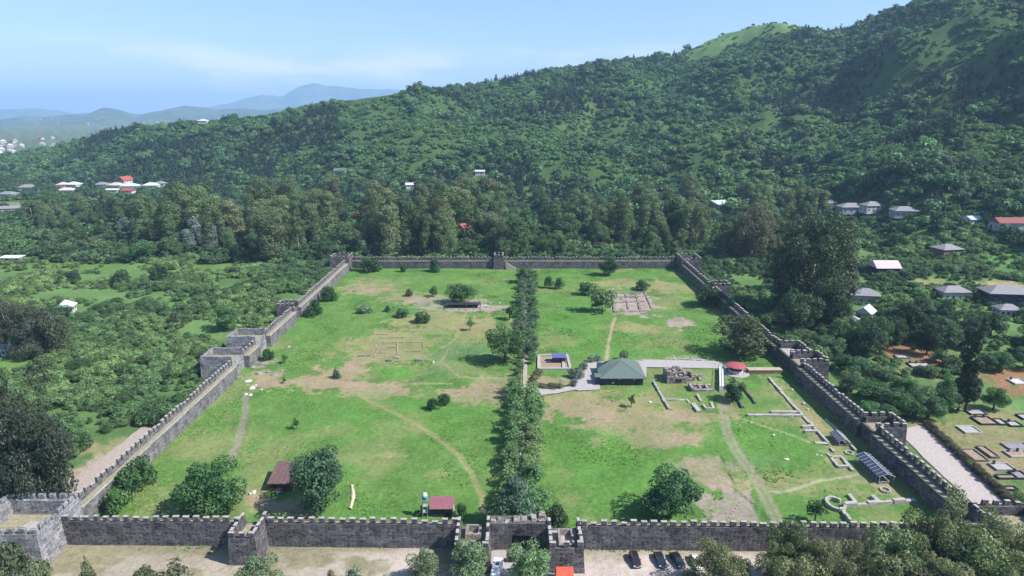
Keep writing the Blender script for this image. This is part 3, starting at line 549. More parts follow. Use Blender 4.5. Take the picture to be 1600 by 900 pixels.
def f_broad(h, w, nq, sz, nc=26):
    def f(g):
        cl = ell_clumps(g, nc, (0, 0, h * .50), (w * .5, w * .5, h * .47), (w * .13, w * .21), .45, .92, -.92); cl += ell_clumps(g, 6, (0, 0, h * .5), (w * .3, w * .3, h * .3), (w * .2, w * .26), 0, .5)
        return crown_mesh('crown', leaves(g, cl, nq, sz)), trunk_mesh(g, cl, h * .3, w * .035, 'bark'), h, w
    return f
def f_lump(h, w, nq, sz, nc, kind=0):
    def f(g):
        if kind == 0: cl = ell_clumps(g, nc, (0, 0, h * .48), (w * .42, w * .42, h * .42), (w * .17, w * .28), .4, .9, -.6)
        else: cl = ell_clumps(g, nc, (0, 0, h * .42), (w * .5, w * .5, h * .5), (w * .18, w * .28), .3, .8, -.4)
        return crown_mesh('crown', leaves(g, cl, nq, sz, .12, .28, .85, 0, (.88, 1.04)), 'leaf_far'), trunk_mesh(g, cl, h * .3, w * .035, 'bark', 4), h, w
    return f
def f_euc(h, w, nq, sz):
    def f(g):
        cl = []
        for k in range(g.integers(4, 7)):
            a = g.uniform(0, 6.28); q = g.uniform(.05, .32) * w; zt = h * g.uniform(.72, .96)
            for m in range(6):
                z = zt - m * h * .125; r = w * g.uniform(.15, .23); cl.append((math.cos(a) * q * (1 + .2 * m) + g.normal() * w * .06, math.sin(a) * q * (1 + .2 * m) + g.normal() * w * .06, z, r, r, r * g.uniform(.8, 1.2)))
        return crown_mesh('crown', leaves(g, cl, nq, sz, .15, .36, .75, .2), 'leaf_far'), trunk_mesh(g, cl, h * .42, w * .025, 'bark_pale', 7), h, w
    return f
def f_con(h, w, nq, sz):
    def f(g):
        cl = []; n = 10
        for k in range(n):
            t_ = k / (n - 1); z = h * (.1 + .86 * t_); R = w * .5 * (1 - t_) ** .8 + w * .04
            for m in range(max(1, int(6 * (1 - t_)) + 1)):
                a = g.uniform(0, 6.28); r = R * .42 + .15; cl.append((math.cos(a) * R * .6, math.sin(a) * R * .6, z + g.normal() * h * .015, r, r, h * .06))
        return crown_mesh('crown', leaves(g, cl, nq, sz, .1, .45, .6, .5), 'leaf_far' if sz > .9 else 'leaf'), trunk_mesh(g, cl, h * .3, w * .035, 'bark', 3), h, w
    return f
def f_bush(h, w, nq, sz):
    def f(g):
        cl = ell_clumps(g, 13, (0, 0, h * .42), (w * .5, w * .5, h * .52), (w * .15, w * .25), .3, .85, -.5)
        return crown_mesh('crown', leaves(g, cl, nq, sz, .3, .55)), trunk_mesh(g, cl, h * .25, w * .03, 'bark', 4), h, w
    return f
def f_cedar(h, w, nq, sz):
    def f(g):
        cl = []
        for k in range(8):
            t_ = k / 7; z = h * (.18 + .78 * t_); R = w * .5 * (1 - t_ * .88)
            for m in range(7):
                a = g.uniform(0, 6.28)
                for s in (.35, .62, .88): cl.append((math.cos(a) * R * s, math.sin(a) * R * s, z - s * s * R * .28, w * .085, w * .085, h * .035))
        return crown_mesh('crown', leaves(g, cl, nq, sz, .5, .5, .35, .6)), trunk_mesh(g, cl, h * .4, w * .025, 'bark', 6), h, w
    return f
def f_pop(h, w, nq, sz):
    def f(g):
        cl = [(g.normal() * w * .14, g.normal() * w * .14, h * (.16 + .8 * k / 15), w * .3 * (1.15 - .75 * k / 15), w * .3 * (1.15 - .75 * k / 15), h * .06) for k in range(16)]
        return crown_mesh('crown', leaves(g, cl, nq, sz, .2, .6)), trunk_mesh(g, cl, h * .3, w * .06, 'bark', 3), h, w
    return f
def f_big(h, w, nq, sz):
    def f(g):
        cl = ell_clumps(g, 40, (0, 0, h * .52), (w * .46, w * .46, h * .46), (w * .09, w * .17), .3, .98); cl = [(a, b, c, r, r2, r3 * g.uniform(.9, 1.5)) for a, b, c, r, r2, r3 in cl] + ell_clumps(g, 14, (0, 0, h * .2), (w * .42, w * .42, h * .14), (w * .1, w * .16), .5, 1.0, -.9)
        return crown_mesh('crown', leaves(g, cl, nq, sz, .2, .65, .55, .3)), trunk_mesh(g, cl, h * .35, w * .03, 'bark_pale', 8), h, w
    return f
proto('big', 3, f_big(22, 18, 19000, .52)); proto('broad', 4, f_broad(12, 11, 7000, .52)); proto('euc', 5, f_euc(30, 15, 8000, .70)); proto('con', 2, f_con(10, 5, 1600, .5)); proto('bush', 5, f_bush(3, 4.2, 1500, .34)); proto('cedar', 1, f_cedar(9, 13, 5200, .5)); proto('pop', 2, f_pop(22, 6, 2600, .75))
proto('alley', 4, f_broad(6, 5, 1700, .42, 18)); proto('fbroad', 5, f_lump(10, 10, 460, 1.25, 12)); proto('fcon', 3, f_con(12, 5, 260, 1.1)); proto('fbush', 3, f_lump(3.4, 5.0, 170, .95, 7, 1)); proto('sap', 3, f_broad(5, 3, 420, .4, 10))
CB = dict(big=(.06, .08, .04), broad=(.050, .098, .032), euc=(.092, .105, .052), con=(.035, .07, .035), bush=(.075, .135, .042), cedar=(.075, .125, .092), pop=(.05, .085, .035), alley=(.105, .15, .075), fbroad=(.05, .09, .035), fcon=(.022, .045, .03), fbush=(.085, .155, .045), sap=(.07, .13, .04))
FIRST = {}; LK = 1.42; HAZE_TINT = (.97, 1.0, 1.12)  # bluish leaf tint puts haze and sky sheen into the colour
def tree(name, label, kind, x, y, z, h, w=None, col=None, group=None, cat='tree', vi=None):
    i = random.randrange(len(PRO[kind])) if vi is None else vi; cm, tm, ph, pw = PRO[kind][i]
    e = empty(name, (x, y, z), label, cat, group, random.uniform(0, 6.28)); sz = h / ph; sw = (w / pw) if w else sz * random.uniform(.9, 1.1)
    e.scale = (sw, sw, sz)
    c = link('crown', cm, e); link('trunk', tm, e); col = col or CB[kind]; k = random.uniform(.92, 1.08) * LK; c['leafcol'] = [col[0] * k * HAZE_TINT[0], col[1] * k * HAZE_TINT[1], col[2] * k * HAZE_TINT[2], 1.0]
    FIRST.setdefault(kind, {}).setdefault(i, c); return e
def ptree(name, label, kind, u, vb, vt, wpx, col=None, cat='tree', vi=None, z=0.0):
    x, y = P(u, vb, z); h = top_z(y, vt, z) - z; return tree(name, label, kind, x, y, z, h, wpx * depth(y) / FPX, col, None, cat, vi)
DKG = (.036, .078, .026); MID = (.055, .108, .034); LITE = (.085, .165, .042); OLV = (.088, .105, .05); BLU = (.062, .11, .068); SIL = (.145, .185, .145); PALE = (.12, .165, .085)
for a in [
    ('tree', 'dense dark green tree shading the brown cabin', 'broad', 502, 797, 692, 92, (.045, .088, .04)), ('tree', 'broad spreading tree behind the front wall left of the square tower', 'broad', 333, 801, 724, 96, (.05, .115, .034)),
    ('tree', 'round green tree behind the front wall above the parked cars', 'broad', 1046, 810, 734, 92, (.045, .1, .038)), ('shrub', 'upper dark shrub of three against the inside of the left wall', 'bush', 222, 758, 712, 44, MID), ('shrub', 'middle shrub of three against the inside of the left wall', 'bush', 201, 776, 736, 54, MID),
    ('shrub', 'lowest and brightest shrub of three against the inside of the left wall', 'bush', 188, 800, 765, 42, LITE), ('tree', 'leafy tree growing over the heap of pale stones', 'broad', 720, 474, 439, 46, MID), ('tree', 'large round tree against the middle of the avenue', 'broad', 789, 566, 508, 64, (.06, .115, .036)),
    ('tree', 'light green tree beside the square excavation pit', 'alley', 940, 489, 440, 44, (.12, .185, .07)), ('tree', 'big olive green tree beside the shaded wall near the red pavilion', 'broad', 1160, 556, 492, 88, (.075, .095, .042)), ('tree', 'dark tree against the shaded wall beyond the olive tree', 'broad', 1104, 478, 443, 46, DKG),
    ('tree', 'dark rounded tree in front of the back wall', 'broad', 950, 431, 398, 32, DKG), ('shrub', 'dark shrub to the left of the light green tree', 'bush', 915, 461, 440, 28, DKG), ('shrub', 'shrub behind the far edge of the excavation pit', 'bush', 1003, 453, 437, 26, DKG), ('shrub', 'left shrub of a pair near the far end of the avenue', 'bush', 858, 451, 432, 18, MID), ('shrub', 'right shrub of a pair near the far end of the avenue', 'bush', 875, 452, 434, 18, MID),
    ('shrub', 'dark round shrub against the left wall beside the ruined side tower', 'bush', 492, 494, 466, 28, DKG), ('shrub', 'dark shrub against the left wall halfway to the far corner', 'bush', 514, 471, 445, 24, DKG), ('shrub', 'wide dark shrub in the far left corner under the walls', 'bush', 576, 424, 404, 42, DKG), ('shrub', 'pale rounded shrub on the open lawn near the left wall', 'bush', 571, 489, 472, 27, PALE),
    ('shrub', 'spreading dark shrub on dry ground before the stone heap', 'bush', 660, 504, 487, 30, MID), ('shrub', 'small dark shrub left of the spreading one on dry ground', 'bush', 629, 496, 481, 24, MID), ('young_tree', 'slender young tree on dry ground below the stone heap', 'sap', 735, 517, 495, 15, LITE), ('shrub', 'lower of two shrubs alone on the middle lawn', 'bush', 679, 641, 623, 22, DKG), ('shrub', 'upper of two shrubs alone on the middle lawn', 'bush', 694, 632, 615, 24, DKG),
    ('shrub', 'tiny lone bush on the lawn above the cabin', 'sap', 464, 671, 651, 15, MID), ('conifer', 'small pointed conifer on bare ground below the excavated foundations', 'con', 526, 591, 573, 14, (.05, .085, .04)), ('shrub', 'dark shrub against the back wall left of its tower', 'bush', 679, 425, 402, 19, DKG), ('shrub', 'smaller shrub against the back wall near the far left corner', 'bush', 630, 425, 412, 13, DKG), ('shrub', 'brownish low bush left of the stone heap', 'bush', 639, 463, 449, 13, (.11, .11, .06)),
    ('shrub', 'green bush just left of the tree on the stone heap', 'bush', 677, 464, 447, 15, MID), ('shrub', 'small bush at the left end of the dry ground', 'bush', 606, 488, 478, 12, DKG), ('tree', 'round dense tree at the foot of the raised walkway', 'broad', 1145, 627, 592, 34, (.045, .085, .04)), ('young_tree', 'thin sapling on brown ground in front of the green roofed building', 'sap', 986, 637, 611, 16, MID), ('shrub', 'pale bush behind the green roofed building', 'bush', 976, 562, 547, 17, PALE),
    ('young_tree', 'dark leaning tree beside the stone ring near the front wall', 'sap', 1273, 816, 776, 34, DKG), ('shrub', 'dark bush beside the boulders under the hollow pale towers', 'bush', 419, 563, 541, 20, DKG), ('shrub', 'narrow bush right of the boulders under the pale towers', 'sap', 446, 568, 549, 12, MID), ('shrub', 'tiny bush beside the bend in the dirt track', 'sap', 445, 599, 589, 8, MID), ('tree', 'wide drooping blue green cedar behind the gate', 'cedar', 806, 826, 748, 124, (.095, .155, .09)),
    ('shrub', 'thick bush beside the right gate tower', 'bush', 866, 826, 785, 46, (.07, .11, .045)), ('young_tree', 'thin tree on the lawn just left of the upper avenue', 'sap', 796, 500, 472, 22, MID), ('tree', 'rounded tree at the far end of the avenue', 'broad', 817, 441, 417, 22, MID), ('shrub', 'small bush on the far lawn left of the avenue', 'bush', 799, 443, 438, 10, DKG), ('tree', 'hanging green shrub against the shaded wall beyond the olive tree', 'bush', 1140, 492, 466, 22, MID),
    ('shrub', 'small bush at the right end of the shed with the red roof', 'bush', 718, 812, 786, 22, MID), ('shrub', 'bush at the left of the shed with the red roof', 'bush', 653, 806, 795, 12, MID)]:
    ptree(*a[:7], *(a[7:8]), cat='shrub' if a[0] == 'shrub' else 'tree')
for u, vb, vt, w in ((897, 604, 592, 14), (905, 592, 574, 16), (912, 578, 562, 15), (922, 566, 555, 14), (934, 563, 553, 13), (893, 590, 577, 16)):
    x, y = P(u, vb); tree('flowering_shrub', 'pale flowering shrub lining the paved court left of the green roofed building', 'bush', x, y, 0, top_z(y, vt), w * depth(y) / FPX, (.17, .2, .15), 'flowering shrubs by the paved court', 'shrub')
for i in range(13):   # hedge
    t_ = i / 12; u, v = (834 + 62 * t_, 604 + 3 * math.sin(t_ * 3.1)) if i < 9 else (832 + (i - 9) * 3, 598 - (i - 9) * 5)
    x, y = P(u, v); tree('hedge_bush', 'clipped brownish olive bush of the curved hedge beside the avenue', 'bush', x, y, 0, random.uniform(1.3, 1.9), 3.4, (.12, .115, .055), 'bushes of the curved hedge', 'shrub')
# avenue
ax = lambda y: 1.6 + (y - 115) / 237.0 * 7.5
for side, lab in ((-1, 'leafy tree in the left row of the avenue behind the gate'), (1, 'leafy tree in the right row of the avenue behind the gate')):
    y = 129.0
    while y < 196:
        if not (side > 0 and y > 190): tree('avenue_tree', lab, 'alley', ax(y) + side * (2.6 + random.uniform(-.5, .5)), y, 0, random.uniform(5.4, 7.4), random.uniform(5.8, 7.4), (.11 * random.uniform(.8, 1.15), .176, .064), 'avenue trees, %s row' % ('left' if side < 0 else 'right'))
        y += random.uniform(4.6, 6.2)
for side, lab in ((-1, 'dark shrub edging the left of the upper avenue path'), (1, 'dark shrub edging the right of the upper avenue path')):
    y = 203.0
    while y < 352:
        if not (side > 0 and 196 < y < 218): tree('avenue_shrub', lab, 'alley', ax(y) + side * (2.4 + random.uniform(-.7, .7)), y, 0, random.uniform(3.0, 7.2) if y > 225 else random.uniform(2.4, 4.5), random.uniform(4.0, 6.6) if y > 225 else 3.2, (.085, .13 * random.uniform(.8, 1.2), .06), 'avenue shrubs, %s row' % ('left' if side < 0 else 'right'))
        y += random.uniform(4.2, 6.4)
V = []
for i in range(60):
    y = 118 + 234 * i / 59
    for d in (-.75, 0, .75): V.append((ax(y) + d + random.uniform(-.15, .15), y, .36))
tag(link('avenue_path', np_mesh('avenue_path', V, grid_faces(60, 3), 'soil_path')), 'straight pale path along the avenue from gate to back wall', None, None, 'structure')
def sheet(name, mat, pts, z, label):
    tag(MB().add([(*P(*p), z) for p in pts], [tuple(range(len(pts)))]).build(name, mat), label, None, None, 'structure')
sheet('paved_court', 'concrete', [(937, 610), (905, 612), (888, 608), (896, 598), (905, 586), (912, 570), (952, 565), (1010, 565), (1010, 590), (937, 600)], .40, 'grey paved court beside the green roofed building')
sheet('paved_path', 'concrete', [(832, 606), (836, 620), (870, 616), (906, 609), (902, 603), (866, 609)], .38, 'pale path from the avenue to the paved court')
sheet('paved_walk', 'concrete', [(1000, 575), (1005, 563), (1128, 566), (1130, 577)], .39, 'pale paved walk between the green roofed building and the red pavilion')

# ------------------------------------------------------------------ buildings
KEEP = []     # (u, v, half width px, y) sight lines that trees must not block
def px_of(x, y, z=0.0): return 800 + FPX * x / depth(y, z)
def blocked(x, y, ztop, wid):
    d = depth(y); u = px_of(x, y); vt = row(y, ztop)
    for ku, kv, kw, ky in KEEP:
        if y < ky + 3 and abs(u - ku) < kw + wid / 2 / d * FPX * .7 and vt < kv: return True
    return False
def roof_mesh(kind, w, d, z, rh, ov=.6):
    x, y = w / 2 + ov, d / 2 + ov; t_ = .16
    b = [(-x, -y, z), (x, -y, z), (x, y, z), (-x, y, z)]; lo = [(p, q, z - t_) for p, q, _ in b]
    if kind == 'hip':
        r = max(0.0, (w - d) / 2); r2 = max(0.0, (d - w) / 2); top = [(-r - .01, -r2 - .01, z + rh), (r + .01, r2 + .01, z + rh)]
        vs = b + top + lo
        fs = [(0, 1, 5, 4), (1, 2, 5), (2, 3, 4, 5), (3, 0, 4)] if w >= d else [(0, 1, 4), (1, 2, 5, 4), (2, 3, 5), (3, 0, 4, 5)]
    elif kind == 'gable':
        vs = b + [(-x, 0, z + rh), (x, 0, z + rh)] + lo; fs = [(0, 1, 5, 4), (1, 2, 5), (2, 3, 4, 5), (3, 0, 4)]
    else:
        vs = [(p, q, zz + (rh if q > 0 else 0)) for p, q, zz in b] + [(-x, y, z + rh), (x, y, z + rh)] + [(p, q, zz + (rh if q > 0 else 0)) for p, q, zz in lo]; fs = [(0, 1, 2, 3)]
    fs += [(6, 9, 8, 7), (0, 6, 7, 1), (1, 7, 8, 2), (2, 8, 9, 3), (3, 9, 6, 0)]
    return MB().add(vs, fs)
def house(name, label, loc, rz, w, d, h, roof, rh, wmat, rmat, nwin=3, chim=False, group=None, cat='house', door=True):
    e = empty(name, loc, label, cat, group, rz)
    MB().box(-w / 2, w / 2, -d / 2, d / 2, -1.5, h).build('wall', wmat, e)
    r = roof_mesh(roof, w, d, h + .17, rh).build('roof', rmat, e)
    if chim: MB().box(w * .18, w * .18 + .6, .2, .8, h + rh * .3, h + rh + .9).build('chimney', 'brick', r)
    fl = 2 if h > 4.5 else 1
    for f in range(fl):
        for i in range(nwin):
            x = -w / 2 + w * (i + .5) / nwin; z0 = .9 + f * h / fl
            if door and f == 0 and i == nwin // 2: MB().box(x - .5, x + .5, -d / 2 - .05, -d / 2 + .02, 0, 2.1).build('door', 'wood', e); continue
            q = MB().box(x - .55, x + .55, -d / 2 - .04, -d / 2 + .02, z0, z0 + 1.2).build('window', 'glass_dark', e)
            MB().box(x - .65, x + .65, -d / 2 - .1, -d / 2 + .02, z0 - .14, z0 - .02).build('sill', 'plaster_white', q)
        for i in range(2):
            y = -d / 4 + i * d / 2; z0 = .9 + f * h / fl
            for s in (-1, 1): MB().box(*sorted((s * (w / 2 - .02), s * (w / 2 + .04))), y - .5, y + .5, z0, z0 + 1.2).build('window', 'glass_dark', e)
    return e
def phouse(u, v, label, w, d, h, roof, rh, wm, rm, rz=0.0, nwin=4, chim=False, keep=True, group=None):
    x, y, z = hit(u, v)
    if keep: KEEP.append((u, v - .55 * h / depth(y) * FPX, w / depth(y) * FPX / 2, y))
    house('house', label, (x, y, z), rz, w, d, h, roof, rh, wm, rm, nwin, chim, group)
for a in [
    (45, 296, 'low grey hip roofed house at the left of the plain village', 19, 12, 3, 'hip', 3, 'plaster_grey', 'roof_grey', .1), (14, 307, 'grey roofed house nearest the left edge of the plain', 17, 11, 3, 'hip', 2.6, 'plaster_grey', 'roof_grey', -.1), (100, 293, 'pinkish house left of the white roofed one in the plain village', 12, 10, 4, 'hip', 2.5, 'plaster_beige', 'roof_pink', .2),
    (117, 294, 'white walled house with pale hip roof in the plain village', 15, 12, 4.8, 'hip', 3, 'plaster_white', 'roof_white', -.15), (106, 301, 'pink roofed house in front of the white walled one', 17, 10, 3.2, 'hip', 2.6, 'plaster_white', 'roof_pink', .08), (161, 294, 'grey house with dark lower floor left of the cream one', 14, 11, 4.8, 'hip', 2.6, 'plaster_grey', 'roof_grey', .1), (183, 294, 'cream hip roofed house in the plain village', 16, 12, 4, 'hip', 3, 'plaster_beige', 'plaster_beige', -.1),
    (197, 288, 'tall house with steep red and white roof in the plain village', 14, 12, 5, 'gable', 5, 'plaster_white', 'roof_red', 1.2), (205, 296, 'house with pale blue hip roof in the plain village', 18, 12, 4.5, 'hip', 3, 'plaster_white', 'roof_paleblue', .1), (202, 304, 'small white house with bright red roof in front of the pale blue roof', 11, 9, 4.6, 'gable', 3, 'plaster_white', 'roof_red', 0), (238, 293, 'house with bright white hip roof at the right end of the plain village', 18, 12, 3, 'hip', 3, 'plaster_white', 'roof_white', 0), (252, 290, 'grey house half hidden at the right end of the plain village', 11, 9, 3, 'hip', 2.4, 'plaster_grey', 'roof_grey', 0),
    (177, 300, 'long low white shed in the plain village', 13, 6, 2.6, 'gable', 1.4, 'plaster_white', 'roof_white', 0), (16, 330, 'ruined grey farm building on the left of the plain', 16, 10, 3, 'gable', 2, 'plaster_grey', 'roof_grey', .3), (20, 408, 'long pale open shed in the left field', 12, 5, 2.4, 'flat', .6, 'plaster_grey', 'roof_white', 0), (106, 487, 'white roofed house behind the dark trees at the left', 6, 5, 2.8, 'hip', 2.6, 'plaster_white', 'roof_white', .3, 4, False, False),
    (5, 553, 'low white roofed shed at the left edge beside the dark trees', 6, 5, 2.2, 'flat', .5, 'plaster_white', 'roof_white', 0), (560, 345, 'house with red pyramid roof among the tall trees, left one', 9, 9, 4, 'hip', 5, 'plaster_beige', 'roof_red', .4), (725, 361, 'house with red gable roof among the tall trees, right one', 8, 8, 3, 'gable', 3, 'plaster_white', 'roof_red', .8), (532, 272, 'house with green roof at the foot of the hill', 13, 9, 4, 'gable', 3, 'plaster_grey', 'roof_green', 0), (750, 272, 'small white house at the foot of the hill', 10, 8, 3, 'flat', 1, 'plaster_white', 'roof_white', 0),
    (640, 293, 'small pale house between the belt of trees and the hill', 8, 7, 3, 'gable', 2, 'plaster_white', 'roof_white', .2), (1128, 326, 'house with bright white sloping roof behind the tall trees', 14, 11, 4, 'flat', 2.6, 'plaster_grey', 'roof_white', .3), (470, 167, 'red roofed hut on the ridge', 10, 8, 3, 'gable', 2.5, 'plaster_white', 'roof_red', 0), (318, 192, 'white house on the left ridge', 14, 9, 3, 'hip', 2.5, 'plaster_white', 'roof_white', 0),
    (1329, 331, 'dark walled grey roofed house in the row below the hill, leftmost', 19, 11, 4.2, 'hip', 2.8, 'plaster_grey', 'roof_grey', 0), (1361, 330, 'pale walled house beside the dark walled one below the hill', 14, 10, 4.6, 'hip', 2.8, 'plaster_white', 'roof_grey', .1), (1411, 337, 'grey house below the hill standing right of the pair', 16, 10, 4, 'hip', 2.8, 'plaster_grey', 'roof_grey', -.1), (1297, 322, 'small house with pale orange roof below the hill', 7, 7, 3, 'hip', 2.5, 'plaster_beige', 'roof_pink', 0), (1518, 349, 'small pale house in the trees below the hill', 9, 7, 3, 'gable', 2, 'plaster_white', 'roof_paleblue', .2),
    (1588, 357, 'long red roofed building at the right edge below the hill', 30, 10, 4, 'gable', 3, 'plaster_grey', 'roof_rust', 0), (1316, 391, 'small pale roofed hut beside the tall dark tree', 6, 6, 3, 'gable', 1.5, 'plaster_grey', 'roof_white', .4), (1380, 430, 'house with pink metal roof and dark walls', 13, 9, 5, 'gable', 3.5, 'wall_navy', 'roof_pink', 0), (1477, 400, 'weathered brown house with grey hip roof above the pasture', 14, 11, 5, 'hip', 2.6, 'brick', 'roof_grey', .2),
    (1346, 471, 'grey hip roofed house behind the dark grove', 14, 9, 4, 'hip', 2.6, 'plaster_grey', 'roof_grey', -.15), (1486, 466, 'grey house with patched roof in front of the brown field', 13, 8, 4, 'hip', 2.4, 'plaster_grey', 'roof_grey', 0), (1570, 474, 'large dark two storey house at the right edge', 21, 11, 6, 'hip', 3, 'wall_navy', 'roof_grey', -.12), (1572, 492, 'small grey roofed outbuilding in front of the large dark house', 9, 6, 3, 'hip', 2, 'plaster_grey', 'roof_grey', -.1), (1351, 497, 'shed with pale green gable beside the grove', 7, 6, 3, 'gable', 2.6, 'plaster_grey', 'roof_paleblue', .8), (1327, 508, 'low shed with pale tin roof beside the grove', 9, 6, 2, 'flat', .8, 'plaster_beige', 'roof_white', .4)]:
    phouse(*a)
# far town on the plain and houses on the far hills
rt = random.Random(5)
for i in range(46):
    u = rt.uniform(-20, 100); v = rt.uniform(216, 250) if i % 3 else rt.uniform(236, 248)
    if v > 236 and u > 62 or v < 236 and u > 150 - (v - 216) * 1.0: continue
    x, y = P(u, v); s = rt.uniform(.45, .85); rm = rt.choice(['roof_rust', 'roof_white', 'roof_grey', 'roof_grey', 'roof_rust', 'roof_pink'])
    e = empty('town_house', (x, y, 0), 'tiny house of the distant town on the plain at the left edge', 'house', 'houses of the distant town', rt.uniform(0, 3))
    MB().box(-9 * s, 9 * s, -7 * s, 7 * s, -1, 7 * s).build('wall', rt.choice(['plaster_grey', 'plaster_beige', 'plaster_grey']), e); roof_mesh('hip', 18 * s, 14 * s, 7 * s + .2, 5 * s).build('roof', rm, e)
from mathutils.bvhtree import BVHTree
bv = BVHTree.FromPolygons([Vector(v) for v in FARV['hills'][0]], FARV['hills'][1])
HM = MB().box(-7, 7, -5, 5, -3, 5).mesh('wall', 'plaster_grey'); HR = [roof_mesh('hip', 14, 10, 5.2, 3).mesh('roof', m) for m in ('roof_white', 'roof_grey', 'roof_red')]
for i in range(46):
    u = rt.uniform(-10, 290); v = rt.uniform(186, 214); loc, _, _, _ = bv.ray_cast(Vector((0, 0, CAMZ)), Vector((u - 800.0, FPX * CP + (450 - v) * SP_, -FPX * SP_ + (450 - v) * CP)).normalized())
    if loc is None: continue
    e = empty('hillside_house', loc, 'speck of a house on the low blue hills beyond the town', 'house', 'houses on the far hills', rt.uniform(0, 3)); link('wall', HM, e); link('roof', rt.choice(HR), e)

# inside the fortress: museum building
e = empty('museum_building', (37.2, 206.6, 0), 'low dark building with green hipped roof beside the paved court', 'building'); e.scale = (.94, .94, .97)
MB().box(-7.4, 7.4, -7.4, 7.4, 0, 3.0).build('wall', 'wall_navy', e)
MB().box(-9.6, -7.42, -7.2, -4.0, 0, 3.1).build('annex', 'wall_navy', e); MB().box(-9.8, -7.5, -7.4, -3.8, 3.12, 3.25).build('annex_roof', 'roof_green', e)
r = MB().add([(-8.2, -8.2, 3.05), (8.3, -8.2, 3.05), (8.3, 8.0, 3.05), (-4.5, 8.0, 3.05), (-4.5, 2.0, 3.05), (-8.2, .5, 3.05), (1.0, 2.2, 5.6), (1.6, 5.4, 5.6), (-3.0, 3.5, 5.2)], [(0, 1, 6), (1, 2, 7, 6), (2, 3, 7), (3, 4, 8, 7), (4, 5, 8), (5, 0, 6, 8), (6, 7, 8)]).build('roof', 'roof_green', e)
MB().box(-8.25, 8.35, -8.28, -8.2, 2.86, 3.06).build('eaves_board', 'frame_dark', r); MB().box(8.3, 8.38, -8.2, 8.0, 2.86, 3.06).build('eaves_board', 'frame_dark', r); MB().tube([(8.2, -8.2, 3.1), (1.0, 2.2, 5.68)], [.09, .09], 5).build('hip_cap', 'metal_grey', r)
for x in (-3.6, -1.6, 1.9, 3.6, 5.8): MB().box(x - .55, x + .55, -7.46, -7.38, .9, 2.2).build('window', 'glass_dark', e)
MB().box(-.4, .6, -7.47, -7.38, 0, 2.1).build('door', 'door_dark', e)
for x, z in ((-3.4, .9), (-1.1, 2.35), (4.2, 2.35)): MB().box(x - .35, x + .35, -7.66, -7.47, z, z + .55).build('wall_unit', 'roof_white', e)
# blue roofed shelter over an excavated foundation
e = empty('pale_foundation', (*P(866, 567), 0), 'excavated foundation framed by pale stone kerbs beside the avenue', 'foundation'); ox, oy = P(866, 567)
def rel(pts, z=.0): return [(P(*p)[0] - ox, P(*p)[1] - oy, z) for p in pts]
for a, b, w in (((842, 557), (886, 556), .9), ((886, 556), (891, 577), .9), ((891, 578), (842, 578), 1.0), ((842, 578), (842, 557), 1.1), ((879, 557), (881, 577), 1.0), ((846, 567), (878, 567), .4)): MB().bar(*rel([a, b]), w, .75 if w > .5 else .55, .03).build('kerb', 'pale_stone', e)
MB().add(rel([(844, 577), (889, 577), (885, 557), (844, 558)], .33), [(0, 1, 2, 3)]).build('floor', 'soil', e)
x, y = P(873, 566); e = empty('blue_shelter', (x, y, 0), 'small shelter with glossy blue roof standing over the pale foundation', 'shelter')
MB().box(-2.2, 2.2, -1.2, 1.8, .4, 2.4).build('wall', 'glass_dark', e); roof_mesh('gable', 4.4, 3.2, 2.6, .9, .4).build('roof', 'roof_blue', e)
for sx in (-1, 1):
    for sy in (-1.3, 1.9): MB().box(sx * 2.3 - .08, sx * 2.3 + .08, sy - .08, sy + .08, 0, 2.55).build('post', 'frame_dark', e)
# red round pavilion
x, y = P(1149, 583); e = empty('round_pavilion', (x, y, 0), 'round pavilion with red disc roof on a pale paved circle', 'pavilion')
MB().lathe([(0, .42), (4.6, .42), (4.7, .1), (4.7, -.2)], 32).build('paved_base', 'concrete', e); MB().lathe([(2.4, .4), (2.4, 1.5), (2.0, 1.5), (2.0, .4)], 28).build('bench_wall', 'plaster_white', e)
MB().lathe([(1.95, .4), (1.95, 2.8)], 24).build('drum', 'glass_dark', e)
for k in range(8): MB().tube([(2.9 * math.cos(k * .785), 2.9 * math.sin(k * .785), .4), (2.9 * math.cos(k * .785), 2.9 * math.sin(k * .785), 3.0)], [.08, .08], 6).build('post', 'frame_dark', e)
MB().lathe([(0.01, 3.75), (1.2, 3.6), (3.3, 3.05), (3.5, 2.95), (3.45, 2.8), (0.01, 2.85)], 40).build('roof', 'roof_disc', e, True)
# raised walkway and wooden parapet walls
ax_, ay_ = P(1126, 579); bx_, by_ = P(1127, 611); e = empty('raised_walkway', (ax_, ay_, 0), 'narrow white raised walkway leading from the red pavilion', 'walkway', None, math.atan2(by_ - ay_, bx_ - ax_) + math.pi / 2); L = math.hypot(ay_ - by_, ax_ - bx_)
MB().box(-.75, .75, -L, 0, 1.5, 1.68).build('deck', 'roof_white', e)
for s in (-1, 1):
    MB().box(s * .8 - .05, s * .8 + .05, -L, 0, 2.45, 2.55).build('rail', 'frame_dark', e)
    for k in range(7): MB().box(s * .8 - .05, s * .8 + .05, -L * k / 6 - .05, -L * k / 6 + .05, 0, 2.45).build('post', 'frame_dark', e)
for k in range(6): MB().box(-.7, .7, -L - .4 * k - .4, -L - .4 * k, 0, 1.4 - .25 * k).build('step', 'concrete', e)
x0, y0 = P(1170, 585); x1, _ = P(1222, 585); e = empty('terrace_wall', ((x0 + x1) / 2, y0, 0), 'long low brown wall with pale planked top right of the pavilion', 'wall'); hw = (x1 - x0) / 2
MB().box(-hw, hw, 0, 2.6, 0, 1.5, .04).build('wall', 'brick', e)
for k in range(4): MB().box(-hw - .1, hw + .1, -.1 + k * .7, .56 + k * .7, 1.53, 1.62, .01).build('plank', 'wood_pale', e)
